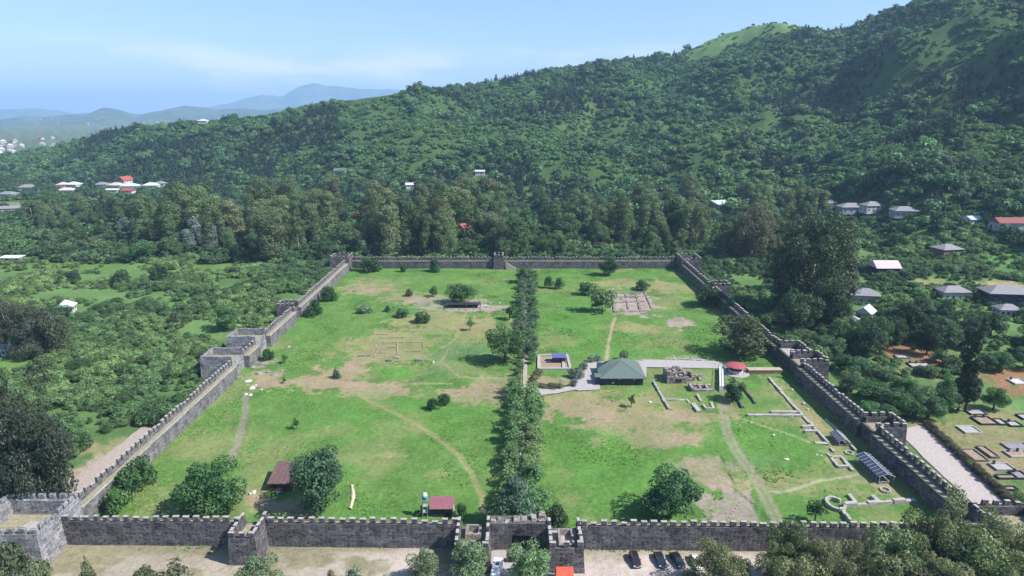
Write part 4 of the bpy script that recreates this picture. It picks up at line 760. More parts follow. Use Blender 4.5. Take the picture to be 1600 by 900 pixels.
# cabin, shed, tank
e = empty('cabin', (-56.2, 140.8, 0), 'brown wooden cabin with mauve brown roof beside the dense dark tree', 'cabin')
MB().box(-2.7, 2.7, -3.6, 3.6, 0, 2.1).build('wall', 'wood', e)
for k in range(6): MB().box(-2.72, 2.72, -3.67, -3.6, .06 + k * .33, .33 + k * .33).build('plank', 'wood', e)
r = roof_mesh('flat', 5.4, 7.2, 2.3, 1.5, .4).build('roof', 'roof_brown', e)
for k in range(6): MB().add([(-3.05 + k * 1.2, -4.0, 2.32), (-2.95 + k * 1.2, -4.0, 2.32), (-2.95 + k * 1.2, 4.0, 3.82), (-3.05 + k * 1.2, 4.0, 3.82), (-3.05 + k * 1.2, -4.0, 2.38), (-2.95 + k * 1.2, -4.0, 2.38), (-2.95 + k * 1.2, 4.0, 3.88), (-3.05 + k * 1.2, 4.0, 3.88)], [(4, 5, 6, 7), (0, 1, 5, 4), (0, 4, 7, 3), (1, 2, 6, 5)]).build('roof_batten', 'roof_brown', r)
MB().box(.5, 1.4, -3.72, -3.66, 0, 1.9).build('door', 'door_dark', e); MB().box(-1.7, -.8, -3.72, -3.66, .9, 1.7).build('window', 'glass_dark', e)
e = empty('shed', (-16.0, 128.2, 0), 'small shed with pinkish red roof behind the front wall near the gate', 'shed')
MB().box(-2.4, 2.4, -1.6, 1.6, 0, 2.5).build('wall', 'wall_navy', e); MB().box(2.42, 2.6, -1.6, 1.6, 0, 2.5).build('side_board', 'plaster_white', e)
roof_mesh('flat', 4.9, 3.4, 2.55, .75, .3).build('roof', 'roof_maroon', e); MB().box(-.4, .5, -1.66, -1.6, 0, 1.9).build('door', 'door_dark', e)
for x in (-1.5, 1.4): MB().box(x - .45, x + .45, -1.66, -1.6, 1.1, 1.9).build('window', 'glass_dark', e)
e = empty('water_tank', (*P(665, 808), 0), 'blue and white water tank on a slim metal stand beside the red roofed shed', 'water tank')
for sx in (-1, 1):
    for sy in (-1, 1): MB().tube([(sx * .55, sy * .55, 0), (sx * .45, sy * .45, 4.6)], [.05, .05], 5).build('leg', 'metal_grey', e)
for z in (1.5, 3.0): MB().box(-.55, .55, -.55, .55, z, z + .06).build('brace', 'metal_grey', e)
MB().box(-.65, .65, -.65, .65, 4.6, 4.68).build('platform', 'metal_grey', e); MB().lathe([(0, 4.7), (.62, 4.7), (.65, 5.6), (.62, 5.7)], 16).build('tank', 'tank_blue', e, True); MB().lathe([(.62, 5.7), (.5, 6.1), (.2, 6.3), (0.01, 6.32)], 16).build('lid', 'roof_white', e, True)
# glazed shelters by the shaded wall
def hangar(label, u0, v0, u1, v1, w, h):
    a = Vector((*P(u0, v0), 0)); b = Vector((*P(u1, v1), 0)); L = (a - b).length; e = empty('glazed_shelter', tuple(b), label, 'shelter', None, math.atan2((a - b).y, (a - b).x) - math.pi / 2)
    n = 8
    for k in range(n + 1):
        for s in (-1, 1): MB().box(s * w / 2 - .06, s * w / 2 + .06, L * k / n - .06, L * k / n + .06, 0, h).build('post', 'metal_grey', e)
    for k in range(n):
        y0, y1 = L * k / n + .06, L * (k + 1) / n - .06
        for s in (-1, 1): MB().add([(s * (w / 2 + .3), y0, h), (s * (w / 2 + .3), y1, h), (0, y1, h + .8), (0, y0, h + .8), (s * (w / 2 + .3), y0, h - .05), (s * (w / 2 + .3), y1, h - .05), (0, y1, h + .75), (0, y0, h + .75)], [(0, 1, 2, 3), (7, 6, 5, 4), (0, 4, 5, 1), (2, 6, 7, 3), (1, 5, 6, 2), (0, 3, 7, 4)]).build('roof_panel', 'panel_blue', e)
    for k in range(n + 1):
        y = L * k / n
        for s in (-1, 1): MB().tube([(s * (w / 2 + .3), y, h + .02), (0, y, h + .84)], [.07, .07], 4).build('rafter', 'metal_grey', e)
    MB().box(-.1, .1, 0, L, h + .8, h + .92).build('ridge', 'metal_grey', e)
    MB().box(-w / 2 + .1, w / 2 - .1, .2, L - .2, 0, .6).build('display_plinth', 'rubble', e)
hangar('long glazed shelter in the shadow of the cemetery side wall', 1347, 722, 1384, 757, 3.6, 2.1)
hangar('shorter dark glazed shelter beyond the long one', 1304, 683, 1318, 698, 2.6, 1.5)

# ------------------------------------------------------------------ ruins and stones
def ruin(label, lines, w=.8, h=.55, mat='pale_stone', name='stone_foundation', cat='foundation', piece='wall_course'):
    cx = sum(P(*p)[0] for l in lines for p in l) / sum(len(l) for l in lines); cy_ = sum(P(*p)[1] for l in lines for p in l) / sum(len(l) for l in lines)
    e = empty(name, (cx, cy_, 0), label, cat)
    for l in lines:
        q = [P(*p) for p in l]
        for (ax, ay), (bx, by) in zip(q[:-1], q[1:]):
            L = math.hypot(bx - ax, by - ay); n = max(1, int(L / 2.2))
            for k in range(n):
                f0, f1 = k / n, (k + 1) / n; hh = h * random.uniform(.5, 1.25) + .2
                if random.random() < .06 and n > 3: continue
                MB().bar((ax + (bx - ax) * f0 - cx, ay + (by - ay) * f0 - cy_, 0), (ax + (bx - ax) * f1 - cx, ay + (by - ay) * f1 - cy_, 0), w * random.uniform(.75, 1.15), hh, .1).build(piece, mat, e)
    return e
ruin('thin straight pale wall line in front of the stone ruin', [[(1021, 598), (1034, 621), (1048, 646)]], .7)
ruin('short pale cross wall in front of the stone ruin', [[(1037, 626), (1070, 626)], [(1072, 625), (1077, 630)]], .6, .4)
ruin('broad pale wall stump left of the U shaped foundation', [[(1083, 632), (1092, 645)]], 1.3, .5)
ruin('U shaped pale foundation below the stone ruin', [[(1089, 619), (1102, 640), (1115, 640), (1111, 630)]], .7, .5)
ruin('two dark low wall lines right of the round dense tree', [[(1160, 606), (1170, 619), (1180, 632)], [(1151, 623), (1160, 639)]], .7, .7, 'stone_grey')
ruin('long pale foundation walls across the right lawn', [[(1168, 651), (1254, 651)], [(1204, 646), (1247, 645)]], 1.0, .5)
ruin('long diagonal pale wall with short spurs on the right lawn', [[(1201, 592), (1220, 613), (1254, 651), (1284, 683), (1294, 695)], [(1253, 669), (1270, 668)], [(1257, 676), (1277, 676)], [(1273, 694), (1294, 695)]], .9, .5)
ruin('thin stone kerb beside the shadow of the right wall', [[(1290, 657), (1305, 670), (1317, 683), (1337, 706)]], .7, .45)
ruin('small four sided pale foundation left of the long glazed shelter', [[(1292, 711), (1298, 716), (1315, 716), (1327, 731), (1309, 731), (1298, 716)], [(1327, 731), (1333, 737)], [(1298, 702), (1303, 708)]], .7, .45)
e = ruin('pale stone ring wall with long straight arm behind the front wall', [[(1319, 793), (1355, 790), (1395, 787), (1430, 785)], [(1314, 797), (1321, 809), (1328, 820)], [(1326, 775), (1337, 788)], [(1362, 778), (1372, 787)]], .95, .9, 'pale_stone', 'ring_ruin', 'ruin')
rx, ry = P(1305, 791); rx -= e.location.x; ry -= e.location.y
for k in range(14):
    if k == 0: continue
    a0, a1 = 2 * math.pi * k / 14, 2 * math.pi * (k + 1) / 14; MB().bar((rx + 1.9 * math.cos(a0), ry + 2.5 * math.sin(a0), 0), (rx + 1.9 * math.cos(a1), ry + 2.5 * math.sin(a1), 0), .62, 1.05, .05).build('ring_block', 'pale_stone', e)
for lab, u, v, r_ in (('small stone circle at the near end of the long glazed shelter', 1383, 767, 1.1), ('small stone circle at the far end of the long glazed shelter', 1327, 709, 1.0)):
    x, y = P(u, v); e = empty('stone_circle', (x, y, 0), lab, 'stone circle')
    for k in range(10): a0 = k * .628; MB().bar((r_ * math.cos(a0), r_ * math.sin(a0), 0), (r_ * math.cos(a0 + .56), r_ * math.sin(a0 + .56), 0), .42, .5, .05).build('stone', 'pale_stone', e)
ruin('faint rectangle of excavated foundation lines on the left lawn', [[(549, 523), (606, 523)], [(539, 542), (549, 529)], [(591, 529), (630, 528)], [(614, 518), (665, 518)], [(596, 536), (661, 535)], [(591, 537), (579, 554)], [(595, 537), (584, 559)], [(590, 552), (616, 552)], [(624, 550), (670, 550)], [(592, 544), (618, 543)], [(621, 536), (621, 560)], [(661, 536), (663, 546)]], .5, .12, 'soil')
for lab, u0, u1, v in (('low pale block wall at the left of the excavated lines', 561, 579, 557), ('low block wall at the right of the excavated lines', 650, 661, 565), ('short block wall in the middle of the excavated lines', 605, 613, 565), ('square block below the excavated lines', 617, 624, 560)): ruin(lab, [[(u0, v), (u1, v)]], 1.2, .7, 'rubble', 'block_wall', 'ruin')
ruin('square excavation pit with low brown walls beside the light green tree', [[(957, 459), (1007, 457), (1020, 486), (960, 488), (957, 459)], [(962, 465), (1005, 464)], [(962, 473), (1008, 472)], [(978, 460), (982, 484)], [(994, 460), (1000, 484)]], .8, .35, 'rubble', 'excavation', 'excavation')
ruin('pale stone floor outlines behind the walk to the pavilion', [[(1045, 561), (1105, 564)], [(1052, 557), (1058, 566)], [(1080, 558), (1086, 566)]], .6, .2, 'pale_stone')
# main rubble ruin
x, y = P(1058, 600); e = empty('stone_ruin', (x, y, 0), 'tall block of roofless rubble chambers beside the green roofed building', 'ruin')
for q in ((-3.4, 3.2, 0, .9, 3.0), (-3.4, -2.5, .9, 7.0, 3.8), (2.3, 3.2, .9, 7.2, 3.6), (-2.5, 2.3, 2.8, 3.6, 3.4), (-2.5, 2.3, 6.2, 7.1, 4.1), (-.4, .4, 3.6, 6.2, 3.8), (3.2, 6.5, 5.6, 6.5, 2.6), (5.6, 6.5, 2.2, 5.6, 2.0), (6.5, 9.8, 4.4, 5.2, 1.5), (3.2, 5.6, 1.6, 2.4, 1.6), (8.2, 9.0, 2.0, 4.4, 1.0)):
    n = max(1, int(max(q[1] - q[0], q[3] - q[2]) / 1.1)); lx = (q[1] - q[0]) > (q[3] - q[2])
    for k in range(n):
        f0, f1 = k / n, (k + 1) / n; b = (q[0] + (q[1] - q[0]) * f0, q[0] + (q[1] - q[0]) * f1, q[2], q[3]) if lx else (q[0], q[1], q[2] + (q[3] - q[2]) * f0, q[2] + (q[3] - q[2]) * f1)
        MB().box(*b, 0, q[4] * random.uniform(.78, 1.1), .09).build('masonry', 'rubble', e)
MB().box(-2.6, 2.4, .8, 2.9, 0, 1.0, .1).build('fill', 'soil', e); MB().box(-1.6, 1.5, -.06, .0, .5, 1.9).build('opening_shade', 'door_dark', e)  # dark slab on the face paints the shade of an opening
x, y = P(1098, 613); e = empty('low_ruin', (x, y, 0), 'low jagged ruin between the stone ruin and the raised walkway', 'ruin')
for q in ((-3.8, -3.0, 0, 4.2, 1.6), (-3.0, 3.6, 0, .7, 1.0), (-1.0, -.3, .7, 3.5, 1.3), (1.6, 2.3, .7, 3.6, 1.2), (-3.0, 3.6, 3.4, 4.1, 1.2), (-3.0, .2, 1.9, 2.5, .9)): MB().box(*q[:4], 0, q[4], .12).build('masonry', 'rubble', e)
import bmesh
def rock_mesh(seed, mat):
    g = random.Random(seed); bm = bmesh.new(); bmesh.ops.create_icosphere(bm, subdivisions=2, radius=1)
    dirs = [Vector((g.gauss(0, 1), g.gauss(0, 1), g.gauss(0, 1))).normalized() for _ in range(9)]
    for v in bm.verts:
        m = min(1.0 / max(.2, v.co.dot(d) / g.uniform(.68, .72)) if v.co.dot(d) > .55 else 1.2 for d in dirs); v.co *= min(1.05, m) * g.uniform(.94, 1.05)
    me = bpy.data.meshes.new('boulder'); bm.to_mesh(me); bm.free(); me.materials.append(M[mat]); add_uv(me); return me
ROCK = [rock_mesh(i, 'white_stone') for i in range(4)]; ROCKG = [rock_mesh(i + 9, 'rubble') for i in range(3)]; ROCKS = [rock_mesh(i + 20, 'sand') for i in range(2)]
def boulder(label, group, u, v, wpx, hm, set_=ROCK):
    x, y = P(u, v); s = wpx * depth(y) / FPX / 2; o = link('boulder', random.choice(set_), None, (x, y, hm * .25), (0, 0, random.uniform(0, 6)), (s, s * .9, hm)); tag(o, label, 'boulder', group)
for u, v, w, h in ((388, 597, 12, .8), (394, 608, 13, .8), (384, 617, 8, .4), (392, 618, 9, .5), (409, 610, 5, .5), (400, 603, 5, .4)): boulder('white boulder lying in the grass at the head of the dirt track', 'white boulders by the dirt track', u, v, w, h)
for u, v, w, h in ((412, 570, 20, 1.0), (398, 575, 14, .7), (430, 586, 16, .7), (405, 584, 12, .6), (420, 582, 11, .6), (375, 590, 12, .5), (440, 580, 9, .5), (451, 543, 9, .7)): boulder('grey rubble block fallen below the hollow pale towers', 'fallen rubble below the towers', u, v, w, h, ROCKG)
rq = random.Random(4)
for i in range(44):
    u, v = rq.gauss(740, 22), rq.gauss(478, 5); boulder('block of the stone heap before the tarpaulin shelter', 'blocks of the stone heap', u, v, rq.uniform(2.2, 5.5), rq.uniform(.3, .8), ROCKG if i % 4 else ROCK)
pts_ = [P(550, 760), P(552, 770), P(551, 782), P(547, 797)]; V = []
for k in range(13):
    f_ = k / 12 * 3; a_ = min(2, int(f_)); f_ -= a_; cx_ = pts_[a_][0] * (1 - f_) + pts_[a_ + 1][0] * f_; cy2 = pts_[a_][1] * (1 - f_) + pts_[a_ + 1][1] * f_; ww = random.uniform(.3, .65)
    for q_ in range(7): aa = math.pi * q_ / 6; V.append((cx_ - math.cos(aa) * ww + random.uniform(-.08, .08), cy2 + random.uniform(-.1, .1), .12 + math.sin(aa) * random.uniform(.3, .55)))
tag(link('sand_strip', np_mesh('sand_strip', V, grid_faces(13, 7), 'sand')), 'narrow heap of pale sand right of the dense dark tree', 'sand heap', None, 'thing')
x, y = P(724, 482); e = empty('tarpaulin_shelter', (x, y, 0), 'low black tarpaulin shelter under the leafy tree behind the stone heap', 'shelter')
MB().box(-8.2, 8.2, 0, 4.6, 1.75, 1.85, .12).build('tarpaulin', 'granite_black', e); MB().box(-8.0, 8.0, 4.4, 4.5, .1, 1.7, .05).build('back_sheet', 'granite_black', e)
for k in range(6):
    for yy in (.1, 4.4): MB().tube([(-7.8 + 3.12 * k, yy, 0), (-7.8 + 3.12 * k, yy, 1.8)], [.06, .06], 5).build('post', 'wood', e)
for u, v, w, h in ((397, 771, 9, .8), (391, 773, 6, .5)): boulder('white heap on the grass left of the cabin', 'white heaps by the cabin', u, v, w, h)
for u, v, w, h in ((1255, 632, 6, .6), (1262, 641, 5, .6), (1237, 610, 6, .5)): boulder('rounded stone near the shadow of the right wall', 'stones by the shaded wall', u, v, w, h)
for u, v, w, h in ((1208, 682, 6, .8), (1229, 719, 9, .4), (1276, 712, 5, .4), (1283, 713, 4, .4), (1016, 629, 8, .4), (677, 568, 5, .9), (1240, 811, 6, .6)): boulder('loose white stone on the grass inside the walls', 'loose white stones', u, v, w, h)
for k in range(7): boulder('white stone of the short line crossing the bare ground behind the front wall', 'line of white stones', 1137 + k * 3.2, 813 - k * 4.6, 2.6, .3)
for i, (u, c) in enumerate(((434, 'roof_white'), (440, 'roof_blue'))):
    x, y = P(u, 773); MB_ = MB().lathe([(0.01, 0), (.28, 0), (.31, .3), (.28, .85), (.2, .9), (.01, .9)], 14); o = MB_.build('barrel', c, None, True, (x, y, 0)); tag(o, '%s barrel standing in front of the cabin' % ('white' if i == 0 else 'blue'), 'barrel')

# ------------------------------------------------------------------ vehicles and things at the gate
def car(label, u, v0, v1, paint, rz=0.0, suv=False, roofc=None):
    (x0, y0), (x1, y1) = P(u, v0), P(u, v1); e = empty('parked_car', ((x0 + x1) / 2, (y0 + y1) / 2, .03), label, 'car', 'cars parked below the front wall', rz)
    L, Wd = 4.4, 1.78; h1, h2 = (.95, 1.62) if suv else (.86, 1.42)
    prof = [(-L / 2, .35), (-L / 2 + .05, .62), (-L / 2 + .35, h1 - .12), (-L / 2 + 1.15, h1), (-L / 2 + 1.75, h2 - .04), (0, h2), (L / 2 - (.5 if suv else 1.0), h2 - .06), (L / 2 - .12, h1 + .05), (L / 2, h1 - .1), (L / 2, .35)]
    def loft(prof, ws, name, mat, par):
        V = []; F = []; n = len(prof)
        for s in (-1, 1):
            for (q, z), w in zip(prof, ws): V.append((s * w, q, z))
        F = [tuple(range(n)), tuple(range(n, 2 * n))[::-1]] + [(i, n + i, n + (i + 1) % n, (i + 1) % n) for i in range(n)]
        return MB().add(V, F).build(name, mat, par)
    low = [(-L / 2, .3), (-L / 2 - .02, .62), (-L / 2 + .3, h1 - .14), (-L / 2 + 1.15, h1), (L / 2 - .15, h1 + .02), (L / 2, h1 - .12), (L / 2, .3)]
    loft(low, [Wd / 2 - .08, Wd / 2 - .06, Wd / 2 - .04, Wd / 2, Wd / 2, Wd / 2 - .06, Wd / 2 - .08], 'body', paint, e)
    g = [(-L / 2 + 1.1, h1 - .02), (-L / 2 + 1.85, h2 - .06), (L / 2 - (.55 if suv else 1.05), h2 - .06), (L / 2 - .2, h1)]
    loft(g, [Wd / 2 - .06, Wd / 2 - .22, Wd / 2 - .22, Wd / 2 - .08], 'glasshouse', 'glass_dark', e)
    r = [(-L / 2 + 1.85, h2 - .06), (-L / 2 + 2.1, h2), (L / 2 - (.8 if suv else 1.3), h2), (L / 2 - (.55 if suv else 1.05), h2 - .06)]
    loft(r, [Wd / 2 - .21] * 4, 'roof', roofc or paint, e)
    for sx in (-1, 1):
        for yy in (-L / 2 + .8, L / 2 - .8):
            w = MB().tube([(sx * (Wd / 2 - .2), yy, .32), (sx * (Wd / 2 + .01), yy, .32)], [.32, .32], 14).build('wheel', 'rubber', e); MB().tube([(sx * (Wd / 2 - .1), yy, .32), (sx * (Wd / 2 + .03), yy, .32)], [.19, .19], 10).build('rim', 'chrome', w)
        MB().box(sx * .62 - .2, sx * .62 + .2, -L / 2 - .03, -L / 2 + .12, .6, .76).build('headlight', 'lamp_glass', e); MB().box(sx * .66 - .15, sx * .66 + .15, L / 2 - .08, L / 2 + .03, .62, .8).build('tail_light', 'tail_red', e)
        MB().box(sx * (Wd / 2 + .08) - .1, sx * (Wd / 2 + .08) + .1, -L / 2 + 1.45, -L / 2 + 1.6, h1 + .02, h1 + .16).build('mirror', paint, e)
    MB().box(-.35, .35, -L / 2 - .05, -L / 2 - .01, .42, .54).build('number_plate', 'roof_white', e)
    return e
car('dark wine red estate car with pale roof rails, leftmost of the parked cars', 992, 867, 890, 'paint_wine', .05, True)
car('dark navy saloon car in the middle of the parked row', 1031, 867, 889, 'paint_navy', .07)
car('black saloon car parked at a slight angle beside the olive tree', 1058, 867, 890, 'paint_black', .2)
car('white car half hidden behind the olive tree below the front wall', 1088, 870, 893, 'paint_white', .1)
for c in [o for o in bpy.data.objects if o.get('label', '').startswith('dark wine')]:
    for s in (-1, 1): MB().box(s * .62 - .03, s * .62 + .03, -.3, 1.55, 1.62, 1.68).build('roof_rail', 'chrome', c)
    MB().box(-.6, .6, 1.5, 1.58, 1.6, 1.66).build('roof_rail', 'chrome', c)
x, y = P(779, 893); e = empty('minibus', (x - .3, y - 1.2, .03), 'white minibus with dark roof hatch parked before the gate', 'minibus', None, -.12)
MB().box(-1.0, 1.0, -2.8, 2.8, .35, 1.3, .0).build('body', 'paint_white', e); MB().box(-.97, .97, -2.6, 2.75, 1.3, 2.0, 0, .95).build('glasshouse', 'glass_dark', e); MB().box(-.95, .95, -2.5, 2.7, 2.0, 2.22, 0, .95).build('roof', 'paint_white', e); MB().box(-.32, .32, .3, .95, 2.2, 2.3).build('roof_hatch', 'glass_dark', e)
for sx in (-1, 1):
    for yy in (-1.9, 1.8):
        w = MB().tube([(sx * .8, yy, .36), (sx * 1.02, yy, .36)], [.36, .36], 14).build('wheel', 'rubber', e); MB().tube([(sx * .9, yy, .36), (sx * 1.04, yy, .36)], [.2, .2], 10).build('rim', 'chrome', w)
    MB().box(sx * .72 - .18, sx * .72 + .18, -2.85, -2.78, .7, .95).build('headlight', 'lamp_glass', e); MB().box(sx * .8 - .1, sx * .8 + .1, 2.78, 2.84, .8, 1.2).build('tail_light', 'tail_red', e)
x, y = P(881, 905); e = empty('kiosk', (x, y - .6, 0), 'small kiosk with bright orange red canopy before the right gate tower', 'kiosk')
MB().box(-1.3, 1.3, -.9, .9, 0, 1.1).build('counter', 'plaster_white', e)
for sx in (-1, 1):
    for sy in (-1, 1): MB().tube([(sx * 1.5, sy * 1.1, 0), (sx * 1.5, sy * 1.1, 2.3)], [.05, .05], 6).build('post', 'metal_grey', e)
MB().add([(-1.8, -1.4, 2.3), (1.8, -1.4, 2.3), (1.8, 1.4, 2.3), (-1.8, 1.4, 2.3), (-1.6, -.9, 2.65), (1.6, -.9, 2.65), (1.6, .9, 2.65), (-1.6, .9, 2.65), (-1.8, -1.4, 2.05), (1.8, -1.4, 2.05), (1.8, 1.4, 2.05), (-1.8, 1.4, 2.05)], [(4, 5, 6, 7), (0, 1, 5, 4), (1, 2, 6, 5), (2, 3, 7, 6), (3, 0, 4, 7), (8, 9, 1, 0), (9, 10, 2, 1), (10, 11, 3, 2), (11, 8, 0, 3)]).build('canopy', 'cloth_red', e)
x, y = P(798, 880); e = empty('stone_niche', (x, y, 0), 'small dark arched stone niche standing before the gate', 'monument')
MB().box(-.9, .9, 0, .8, 0, 1.5, .03).build('plinth', 'stone_dark', e)
nb = MB(); pf = [(-.9, 1.5)] + [(-.9 * math.cos(math.pi * k / 10), 1.5 + .95 * math.sin(math.pi * k / 10)) for k in range(1, 10)] + [(.9, 1.5)]; n = len(pf)
nb.add([(a, 0, z) for a, z in pf] + [(a, .8, z) for a, z in pf], [tuple(range(n)), tuple(range(n, 2 * n))[::-1]] + [(i, i + 1, n + i + 1, n + i) for i in range(n - 1)]); nb.build('arched_top', 'stone_grey', e); MB().box(-.4, .4, -.05, .0, .5, 1.6).build('recess_shade', 'door_dark', e)  # dark slab on the front paints the shade of the niche's hollow
sheet('gate_pavement', 'concrete', [(768, 862), (860, 862), (862, 905), (764, 905)], .16, 'pale paved strip before the gate')

# ------------------------------------------------------------------ cemetery
def grave(label, u, v, wpx, hpx, frame, slab, stone=True, rz=0.0):
    x, y = P(u, v); w = wpx * depth(y) / FPX; d = abs(P(u, v - hpx / 2)[1] - P(u, v + hpx / 2)[1]); e = empty('grave_plot', (x, y, 0), label, 'grave', 'grave plots of the cemetery', rz)
    for q in ((-w / 2, w / 2, -d / 2, -d / 2 + .2), (-w / 2, w / 2, d / 2 - .2, d / 2), (-w / 2, -w / 2 + .2, -d / 2 + .2, d / 2 - .2), (w / 2 - .2, w / 2, -d / 2 + .2, d / 2 - .2)): MB().box(*q, 0, .45).build('kerb', frame, e)
    MB().box(-w / 2 + .2, w / 2 - .2, -d / 2 + .2, d / 2 - .2, 0, .15).build('bed', slab, e)
    if stone:
        for k in range(max(1, int(w / 2.6))): MB().box(-w / 2 + .9 + k * 2.4, -w / 2 + 1.6 + k * 2.4, d / 2 - .55, d / 2 - .4, .15, 1.25, .02).build('headstone', 'granite_black', e)
for a in [('white kerbed grave plot beside the dark mound under the trees', 1514, 672, 27, 11, 'white_stone', 'concrete', False), ('black kerbed grave plot behind the white one', 1538, 658, 28, 12, 'granite_black', 'soil', True), ('narrow dark grave plot in the middle of the back row', 1563, 660, 14, 9, 'granite_black', 'concrete', False), ('pale bedded grave plot at the right end of the back row', 1583, 663, 20, 8, 'granite_black', 'concrete', True), ('wide grey slab grave plot at the right edge of the cemetery', 1588, 698, 36, 10, 'concrete', 'roof_grey', False),
          ('white framed grave plot below the wide grey slab', 1590, 710, 34, 10, 'white_stone', 'soil', True), ('grave plot with white kerb and dark headstones near the hedge', 1565, 730, 30, 11, 'plaster_grey', 'concrete', True), ('long narrow dark grave plot below the white kerbed one', 1572, 746, 30, 6, 'granite_black', 'soil', False), ('dark grave plot at the lower right edge of the cemetery', 1592, 743, 20, 12, 'granite_black', 'roof_grey', True), ('old grave plot with sunken kerbs nearest the hedge', 1522, 712, 22, 18, 'stone_grey', 'soil', False), ('old grave plot with sunken kerbs in the middle of the cemetery', 1543, 707, 14, 18, 'stone_grey', 'soil', False),
          ('pale grave slab at the right edge beside the red earth', 1590, 597, 22, 8, 'white_stone', 'roof_white', True), ('small grave plot in the shade under the round tree', 1525, 645, 26, 7, 'stone_grey', 'concrete', True), ('grave plot with dark stones on the red earth, larger one', 1437, 571, 34, 7, 'granite_black', 'concrete', True), ('small grave plot on the red earth left of the larger one', 1409, 558, 20, 5, 'stone_grey', 'concrete', False), ('small corner grave plot at the lower end of the cemetery', 1577, 764, 22, 6, 'granite_black', 'soil', False), ('right edge grave plot of the back row beyond the pale one', 1600, 652, 16, 8, 'granite_black', 'concrete', False)]: grave(*a)

# ------------------------------------------------------------------ outer trees: individuals
def btree(label, kind, u, y, vt, w, col, group=None, cat='tree', name='tree'):
    d = depth(y, 6); x = (u - 800) * d / FPX; tree(name, label, kind, x, y, 0, top_z(y, vt), w, col, group, cat)
for a in [('olive shrub at the left edge before the pale corner tower', 'bush', 14, 104.5, 852, 7, OLV), ('second olive shrub before the pale corner tower', 'bush', 52, 104.0, 866, 6, OLV), ('thin pointed shrub before the pale corner tower wall', 'con', 131, 105, 866, 3, (.1, .115, .05)), ('brownish shrub at the bottom edge left of the square tower', 'sap', 270, 105, 870, 6, (.11, .105, .055)), ('low olive shrub at the bottom edge between two taller shrubs', 'bush', 218, 104, 884, 5, OLV),
          ('pale leafy tree at the bottom edge below the square tower', 'broad', 402, 103, 872, 8, (.1, .135, .06)), ('small bare looking bush at the bottom edge', 'sap', 548, 105, 884, 4, PALE), ('dry brown bush at the bottom edge', 'bush', 516, 104, 891, 3, (.14, .12, .07)), ('pale grey green tree below the left gate tower', 'broad', 737, 105.5, 848, 8.5, (.11, .155, .07)), ('greyish bush left of the left gate tower', 'broad', 662, 105, 860, 6.5, (.12, .15, .072)), ('bright leafy tree between the minibus and the kiosk', 'broad', 828, 104.5, 850, 8.5, (.12, .18, .075)),
          ('olive green tree standing over the white parked car', 'big', 1116, 103.5, 846, 11.5, (.135, .145, .06)), ('small olive tree right of the one over the white car', 'broad', 1158, 104, 868, 5, (.11, .125, .055))]: btree(*a, name='tree', cat='tree' if a[1] in ('broad', 'euc') else 'shrub')
for u, y, vt, w in ((1232, 106, 812, 9), (1282, 103, 834, 10), (1214, 102, 850, 8), (1335, 102, 852, 10), (1392, 104, 822, 11), (1442, 107.5, 806, 10), (1490, 106, 774, 14), (1556, 104, 802, 12), (1450, 101, 842, 12), (1520, 101, 832, 12), (1590, 101, 830, 12), (1380, 99, 862, 10), (1300, 99, 872, 10), (1245, 98, 872, 9), (1480, 97, 868, 12), (1560, 98, 850, 12)):
    btree('olive green tree of the grove hiding the right end of the front wall', random.choice(['broad', 'big', 'big']), u, y, vt, w, random.choice([(.135, .15, .066), (.15, .155, .07), (.12, .155, .062)]), 'grove before the front wall')
